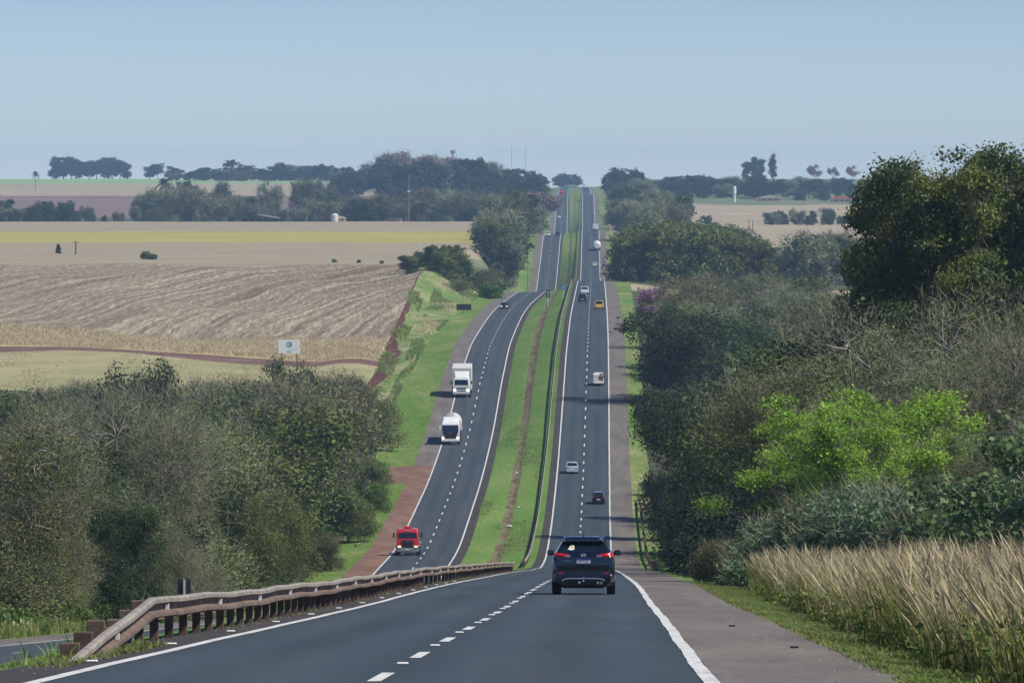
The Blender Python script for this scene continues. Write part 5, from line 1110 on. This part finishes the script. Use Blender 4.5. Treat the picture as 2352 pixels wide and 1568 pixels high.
plant_px('bush', 876, 1560, 612, 'x', 'flat bush on the rim of the striped field nearest the tree group')
# near right: giant tree, lime trees, bare trees and shrubs behind the tall grass
plant_px('giant', 2265, 330, 336, 'x', 'huge dark golden green tree towering over the right side', .70)
plant_px('giant', 2118, 372, 425, 'x', 'second big tree, lower, left shoulder of the huge one', .50)
plant_px('giant', 2500, 345, 360, 'x', 'third big tree cut off by the right picture edge', .8)
for u, dd, vt, wd in ((1862, 232, 905, .95), (2075, 240, 890, .9), (1965, 226, 960, .9)):
    plant_px('lime', u, dd, vt, 'lime green trees behind the tall grass', {1862: 'left one of the bright lime green trees behind the tall grass', 2075: 'right one of the bright lime green trees, slightly taller', 1965: 'lower lime green tree between the two larger ones'}[u], wd)
for k, (u, dd, vt, wd) in enumerate(((2200, 285, 690, 1.1), (2330, 265, 720, 1.0), (2040, 300, 760, 1.0), (1900, 300, 820, 1.0), (1800, 320, 800, 1.0), (2280, 235, 905, 1.0), (2130, 262, 820, 1.0), (1960, 330, 730, 1.0), (1730, 330, 870, .9))):
    plant_px(('nbare', 'nbare', 'ndull', 'ndull', 'nolive', 'nbare', 'ndull', 'ndark', 'ndull')[k], u, dd, vt+(0, 0, 0, 20, 10, 0, 0, 40, 0)[k], 'trees in front of the huge tree', wide=wd)
plant_px('nbroad', 2310, 160, 985, 'x', 'large leaved green tree at the right picture edge above the tall grass', 1.15)
plant_px('nbroad', 2392, 150, 930, 'x', 'large leaved green tree mostly cut off by the right edge', 1.0)
for k, (u, dd, vt) in enumerate(((1850, 208, 1175), (1920, 200, 1140), (1990, 196, 1120), (2060, 190, 1110), (2130, 186, 1120), (2195, 182, 1130), (2260, 170, 1150), (1760, 215, 1180), (2340, 165, 1140))):
    plant_px('nscrub', u, dd, vt, 'shrubs right behind the tall grass', wide=1.0)
plant_px('dbush', 1662, 222, 1226, 'x', 'round dry brown bush at the left end of the tall grass')
plant_px('nbush', 1735, 228, 1215, 'x', 'dark bush between the dry bush and the lime green trees')
for k, (u, dd, vt) in enumerate(((1655, 330, 1215), (1690, 262, 1240), (1730, 250, 1190), (1640, 380, 1190), (1715, 300, 1130), (1790, 290, 1080), (1600, 430, 1200))):
    plant_px('nbush', u, dd, vt, 'bushes in the shade under the right hand trees', wide=1.2)
# ordinal labels within each stand and kind, from left to right
SHORT = {'trees of the left roadside wood': 'left roadside wood', 'trees of the right roadside wood': 'right roadside wood', 'trees of the wood behind the right roadside trees': 'wood behind right roadside trees',
 'tree belt between the right hand fields': 'belt between right fields', 'small tree clump in the far right field': 'clump in far right field', 'trees beside the right carriageway on the far hill': 'trees beside right carriageway, far hill',
 'trees beside the left carriageway past the first crest': 'trees past left crest', 'tree group on the field edge left of the bend': 'group left of the bend', 'grey tree line behind the yellow crop': 'line behind yellow crop',
 'dark trees at the far left field edge': 'row at far left field edge', 'dark hilltop trees left of the highway': 'hilltop left of highway', 'distant tree line between field and hill': 'distant line above green field',
 'dark trees along the right horizon': 'right horizon trees', 'rounded olive tree clump': 'rounded olive clump right of crest'}
by = {}
for t in TREES: by.setdefault((t[2], t[1]), []).append(t)
ORD = ['first','second','third','fourth','fifth','sixth','seventh','eighth','ninth','tenth','eleventh','twelfth','thirteenth','fourteenth','fifteenth','sixteenth','seventeenth','eighteenth','nineteenth','twentieth']
for (z, k), L in by.items():
    noun = KIND[k][1]; zz = SHORT.get(z, z)
    ds = sorted(t[4] for t in L); m = len(L); pr = [''] if m <= 10 else ['front', 'back'] if m <= 20 else ['front', 'middle', 'back'] if m <= 36 else ['front', 'second', 'third', 'back']
    n = len(pr); srt = sorted(L, key=lambda t: t[4])
    for pi, pn in enumerate(pr):
        sub = sorted(srt[int(m*pi/n):int(m*(pi+1)/n)], key=lambda t: t[3])
        for j, t in enumerate(sub):
            o = ('only' if len(sub) == 1 else 'leftmost' if j == 0 else 'rightmost' if j == len(sub)-1 else ORD[min(j, 19)])
            fl = '' if o in ('only', 'leftmost', 'rightmost') else ' from left'
            t[0]['label'] = '%s %s%s, %s%s' % (o, noun, fl, (pn+' row, ') if pn else '', zz)

# ---------------------------------------------------------------- undergrowth and grass
def cover(name, n, xf, dr, h, size, mat, label, seed, mode='leaf', cat='undergrowth', lean=.25, dpow=1.0, patch=None, shear=False):
    rng = np.random.default_rng(seed); d = dr[0]+(dr[1]-dr[0])*rng.uniform(0, 1, n)**dpow; a, b = xf(d); x = a+(b-a)*rng.uniform(0, 1, n)
    if shear: d = d + .92*np.clip(fE(d)-x, 0, 110)*sstep((d-700)/180)*sstep((1500-d)/350)
    if patch is not None:
        f = np.sin(x*.55+2*np.sin(d*.021+patch))+np.sin(d*.045+x*.3+patch*1.7)+.6*np.sin(d*.13-x*.8+patch); kp = f+rng.normal(size=n)*.25 > .55; x, d = x[kp], d[kp]; n = len(x)
    z = -ydepth(x, d)
    if mode == 'leaf':
        clump = .5+.5*np.sin(x*.8+np.sin(d*.3)*2)*np.sin(d*.35+x*.2)
        C = np.stack([x, d, z+rng.uniform(0, 1, n)**1.2*h*(.35+.65*clump)], 1); V, Fq = leaves(rng, C, size, np.zeros((n, 3)), up=.8); me = mesh_np(name, V, [Fq], [mat])
    else:
        clump = .55+.45*np.sin(x*1.3+np.sin(d*.21)*2)*np.sin(d*.27+x*.4+1)
        c2 = .5+.5*np.sin(x*2.1+np.sin(d*.5)*3)*np.sin(d*.6+x*.9)
        H = h*rng.uniform(.45, 1.15, (n,))*(.52+.22*clump+.2*c2+.10*np.sin(d*.13+x*.5)); wd = size*rng.uniform(.6, 1.3, n); az = rng.uniform(0, 2*np.pi, n); ln = lean*H*rng.uniform(.3, 1.6, n)
        laz = rng.normal(2.6, 1.5, n); dx, dy = np.cos(laz)*ln, np.sin(laz)*ln
        bx, by_ = np.cos(az)*wd*.5, np.sin(az)*wd*.5
        B = np.stack([x, d, z-.05], 1); W0 = np.stack([bx, by_, np.zeros(n)], 1)
        Mid = B + np.stack([dx*.3, dy*.3, H*.55], 1); Top = B + np.stack([dx, dy, H], 1)
        W1 = W0*(.85 if mode == 'blade' else .6); 
        if mode == 'plume': 
            W1 = W0*.5; Sh = B+np.stack([dx*.75, dy*.75, H*.86], 1)
            V = np.stack([B-W0*.5, B+W0*.5, Mid+W1, Mid-W1, Sh+W0*1.8, Sh-W0*1.8, Top], 1).reshape(-1, 3); k = (np.arange(n)*7)[:, None]
            me = mesh_np(name, V, [k+np.array([[0,1,2,3]]), k+np.array([[3,2,4,5]]), k+np.array([[5,4,6]])], [mat])
        else:
            V = np.stack([B-W0, B+W0, Mid+W1, Mid-W1, Top], 1).reshape(-1, 3); k = (np.arange(n)*5)[:, None]
            me = mesh_np(name, V, [k+np.array([[0,1,2,3]]), k+np.array([[3,2,4]])], [mat])
    return tag(obj(name, me), label, cat, kind='stuff')
cover('undergrowth', 110000, lambda d: (-.09*d-8, cL(d)-HW-2.8-vgL(d)-1.0), (255, 860), 2.0, .36, M['lf_dull'], 'dense grey green undergrowth filling the left wood', 1)
cover('undergrowth', 60000, lambda d: (-.09*d-8, cL(d)-HW-2.8-vgL(d)-.5), (255, 860), 1.8, .33, M['lf_mid'], 'leafy green undergrowth in the left wood', 2)
cover('undergrowth', 60000, lambda d: (np.maximum(SHRv(d)+2.0, 13), .092*d+8), (300, 1440), 4.5, .8, M['lf_dark'], 'dark undergrowth filling the right wood', 3) if False else None
SHRv = lambda d: cR(d)+HW+shR(d)+vgR(d)
cover('undergrowth', 130000, lambda d: (SHRv(d)+1.2, .092*d+8), (300, 1340), 2.4, .42, M['lf_dull'], 'dull green undergrowth filling the right wood', 3)
cover('tall_grass', 14000, lambda d: (-.09*d-2, cL(d)-HW-2.8-1.8), (244, 330), 1.1, .05, M['green_bl'], 'tall pale green grass left of the oncoming carriageway at lower left', 4, 'blade', 'grass', lean=.5)
cover('leafy_scrub', 16000, lambda d: (-.09*d-2, cL(d)-HW-2.8-2.6), (250, 335), 1.9, .26, M['lf_mid'], 'leafy green scrub left of the oncoming carriageway at lower left', 14, 'leaf')
cover('tall_grass', 1800, lambda d: (-.09*d-2, cL(d)-HW-2.8-2.6), (244, 330), 1.4, .05, M['straw_bl'], 'straw coloured stalks left of the oncoming carriageway', 5, 'plume', 'grass')
TG = lambda d: cR(d)+HW+shR(d)+np.interp(d, [40,75,110,190,225],[1.0,1.05,1.25,1.9,2.6])+.22*np.sin(np.asarray(d)*.42)+.16*np.sin(np.asarray(d)*1.05+1)
cover('tall_grass', 95000, lambda d: (TG(d), TG(d)+np.interp(d, [40, 100, 215], [3.4, 7.5, 9.5])), (50, 224), 1.45, .020, M['green_bl'], 'dense olive green leaf blades of the tall roadside grass at right', 6, 'blade', 'grass', lean=.45)
cover('tall_grass', 70000, lambda d: (TG(d)+.15, TG(d)+np.interp(d, [40, 100, 215], [3.4, 7.5, 9.5])), (50, 224), 1.66, .015, M['straw_bl'], 'dry straw coloured stalks and plumes of the tall roadside grass at right', 7, 'plume', 'grass', lean=.4)
cover('mown_grass', 60000, lambda d: (cR(d)+HW+shR(d)-.12, TG(d)+.25), (48, 216), .13, .03, M['fresh_bl'], 'short bright grass along the edge of the near right shoulder', 8, 'blade', 'grass', lean=.7)
RX = lambda d: cR(d)-HW-.67
cover('weeds', 1600, lambda d: (RX(d)-.5, RX(d)-.02), (65, 80), .13, .026, M['fresh_bl'], 'fresh green weeds around the buried end of the guardrail', 9, 'blade', 'weeds', lean=.6)
cover('weeds', 60, lambda d: (RX(d)-.55, RX(d)-.1), (66, 79), .42, .03, M['fresh_bl'], 'few taller green blades sticking up at the guardrail end', 19, 'blade', 'weeds', lean=.5)
cover('weeds', 1100, lambda d: (RX(d)-.1, RX(d)+.42), (65, 81), .17, .028, M['fresh_bl'], 'green weeds on the paved side of the guardrail end', 18, 'blade', 'weeds', lean=.7)
cover('weeds', 2600, lambda d: (RX(d)-.25, RX(d)+.15), (96, 280), .13, .03, M['fresh_bl'], 'low weeds growing along the foot of the guardrail posts', 10, 'blade', 'weeds', lean=.6)
cover('grass_clumps', 26000, lambda d: (TG(d)-.1, TG(d)+2.2), (50, 214), .85, .13, M['lf_olive'], 'dark olive leafy clumps along the front of the tall grass', 20, 'leaf', 'grass')
cover('bank_grass', 26000, lambda d: (fE(d)+4.5, cL(d)-HW-2.8-vgL(d)-.5), (868, 1560), .9, .10, M['straw_bl'], 'tufts of pale dry grass on the left bank', 11, 'blade', 'grass', lean=.5, dpow=.9, patch=0)
cover('bank_grass', 70000, lambda d: (fE(d)+4.5, cL(d)-HW-2.8-vgL(d)), (868, 1560), .6, .12, M['fresh_bl'], 'green tufts on the left bank', 12, 'blade', 'grass', lean=.5, patch=3)
cover('bank_grass', 9000, lambda d: (fE(d)-.3, fE(d)+3.2), (880, 1300), .7, .14, M['green_bl'], 'grass tufts breaking up the red earth edge', 22, 'blade', 'grass', lean=.6, patch=5)
cover('dry_grass', 60000, lambda d: (fE(d)-100, fE(d)-.5), (984, 1052), .95, .11, M['gold_bl'], 'golden dry grass standing between the dirt track and the stubble field', 13, 'blade', 'grass', lean=.35, shear=True)
cover('dry_grass', 22000, lambda d: (fE(d)-100, fE(d)-.5), (868, 964), .45, .14, M['gold_bl'], 'low pale dry tufts in the pasture below the dirt track', 15, 'blade', 'grass', lean=.6, patch=1, shear=True)
cover('mown_grass', 60000, lambda d: (cL(d)+HW+.9, cR(d)-HW-1.8), (545, 900), .22, .10, M['fresh_bl'], 'short uneven tufts in the median grass', 16, 'blade', 'grass', lean=.7, patch=2)
cover('gravel', 420, lambda d: (cR(d)+HW+.2+(shR(d)-.2)*.45, cR(d)+HW+shR(d)), (52, 200), .01, .022, M['concrete'], 'scattered pale pebbles on the right shoulder', 17, 'leaf', 'gravel')
cover('gravel', 260, lambda d: (cR(d)-HW-.85, cR(d)-HW-.1), (60, 200), .01, .02, M['concrete'], 'scattered pale pebbles on the dark strip beside the guardrail', 21, 'leaf', 'gravel')

# ---------------------------------------------------------------- haze
HAZE = .9e-4
hb = MB(); hb.add([(x_, y_, z_) for z_ in (-72, 36) for x_, y_ in ((-3600,-60),(3600,-60),(3600,7100),(-3600,7100))], [(0,3,2,1),(4,5,6,7),(0,1,5,4),(1,2,6,5),(2,3,7,6),(3,0,4,7)])
hm = bpy.data.materials.new('haze_air'); hm.use_nodes = True; hn = hm.node_tree; hn.nodes.remove(hn.nodes['Principled BSDF'])
pv = hn.nodes.new('ShaderNodeVolumePrincipled'); pv.inputs['Color'].default_value = (.50,.74,1.0,1); pv.inputs['Density'].default_value = HAZE; pv.inputs['Anisotropy'].default_value = 0
hn.links.new(pv.outputs[0], hn.nodes['Material Output'].inputs['Volume'])
if HAZE > 0:
    o = hb.build('haze', hm); tag(o, 'thin blue haze over the whole valley', 'haze', kind='stuff')
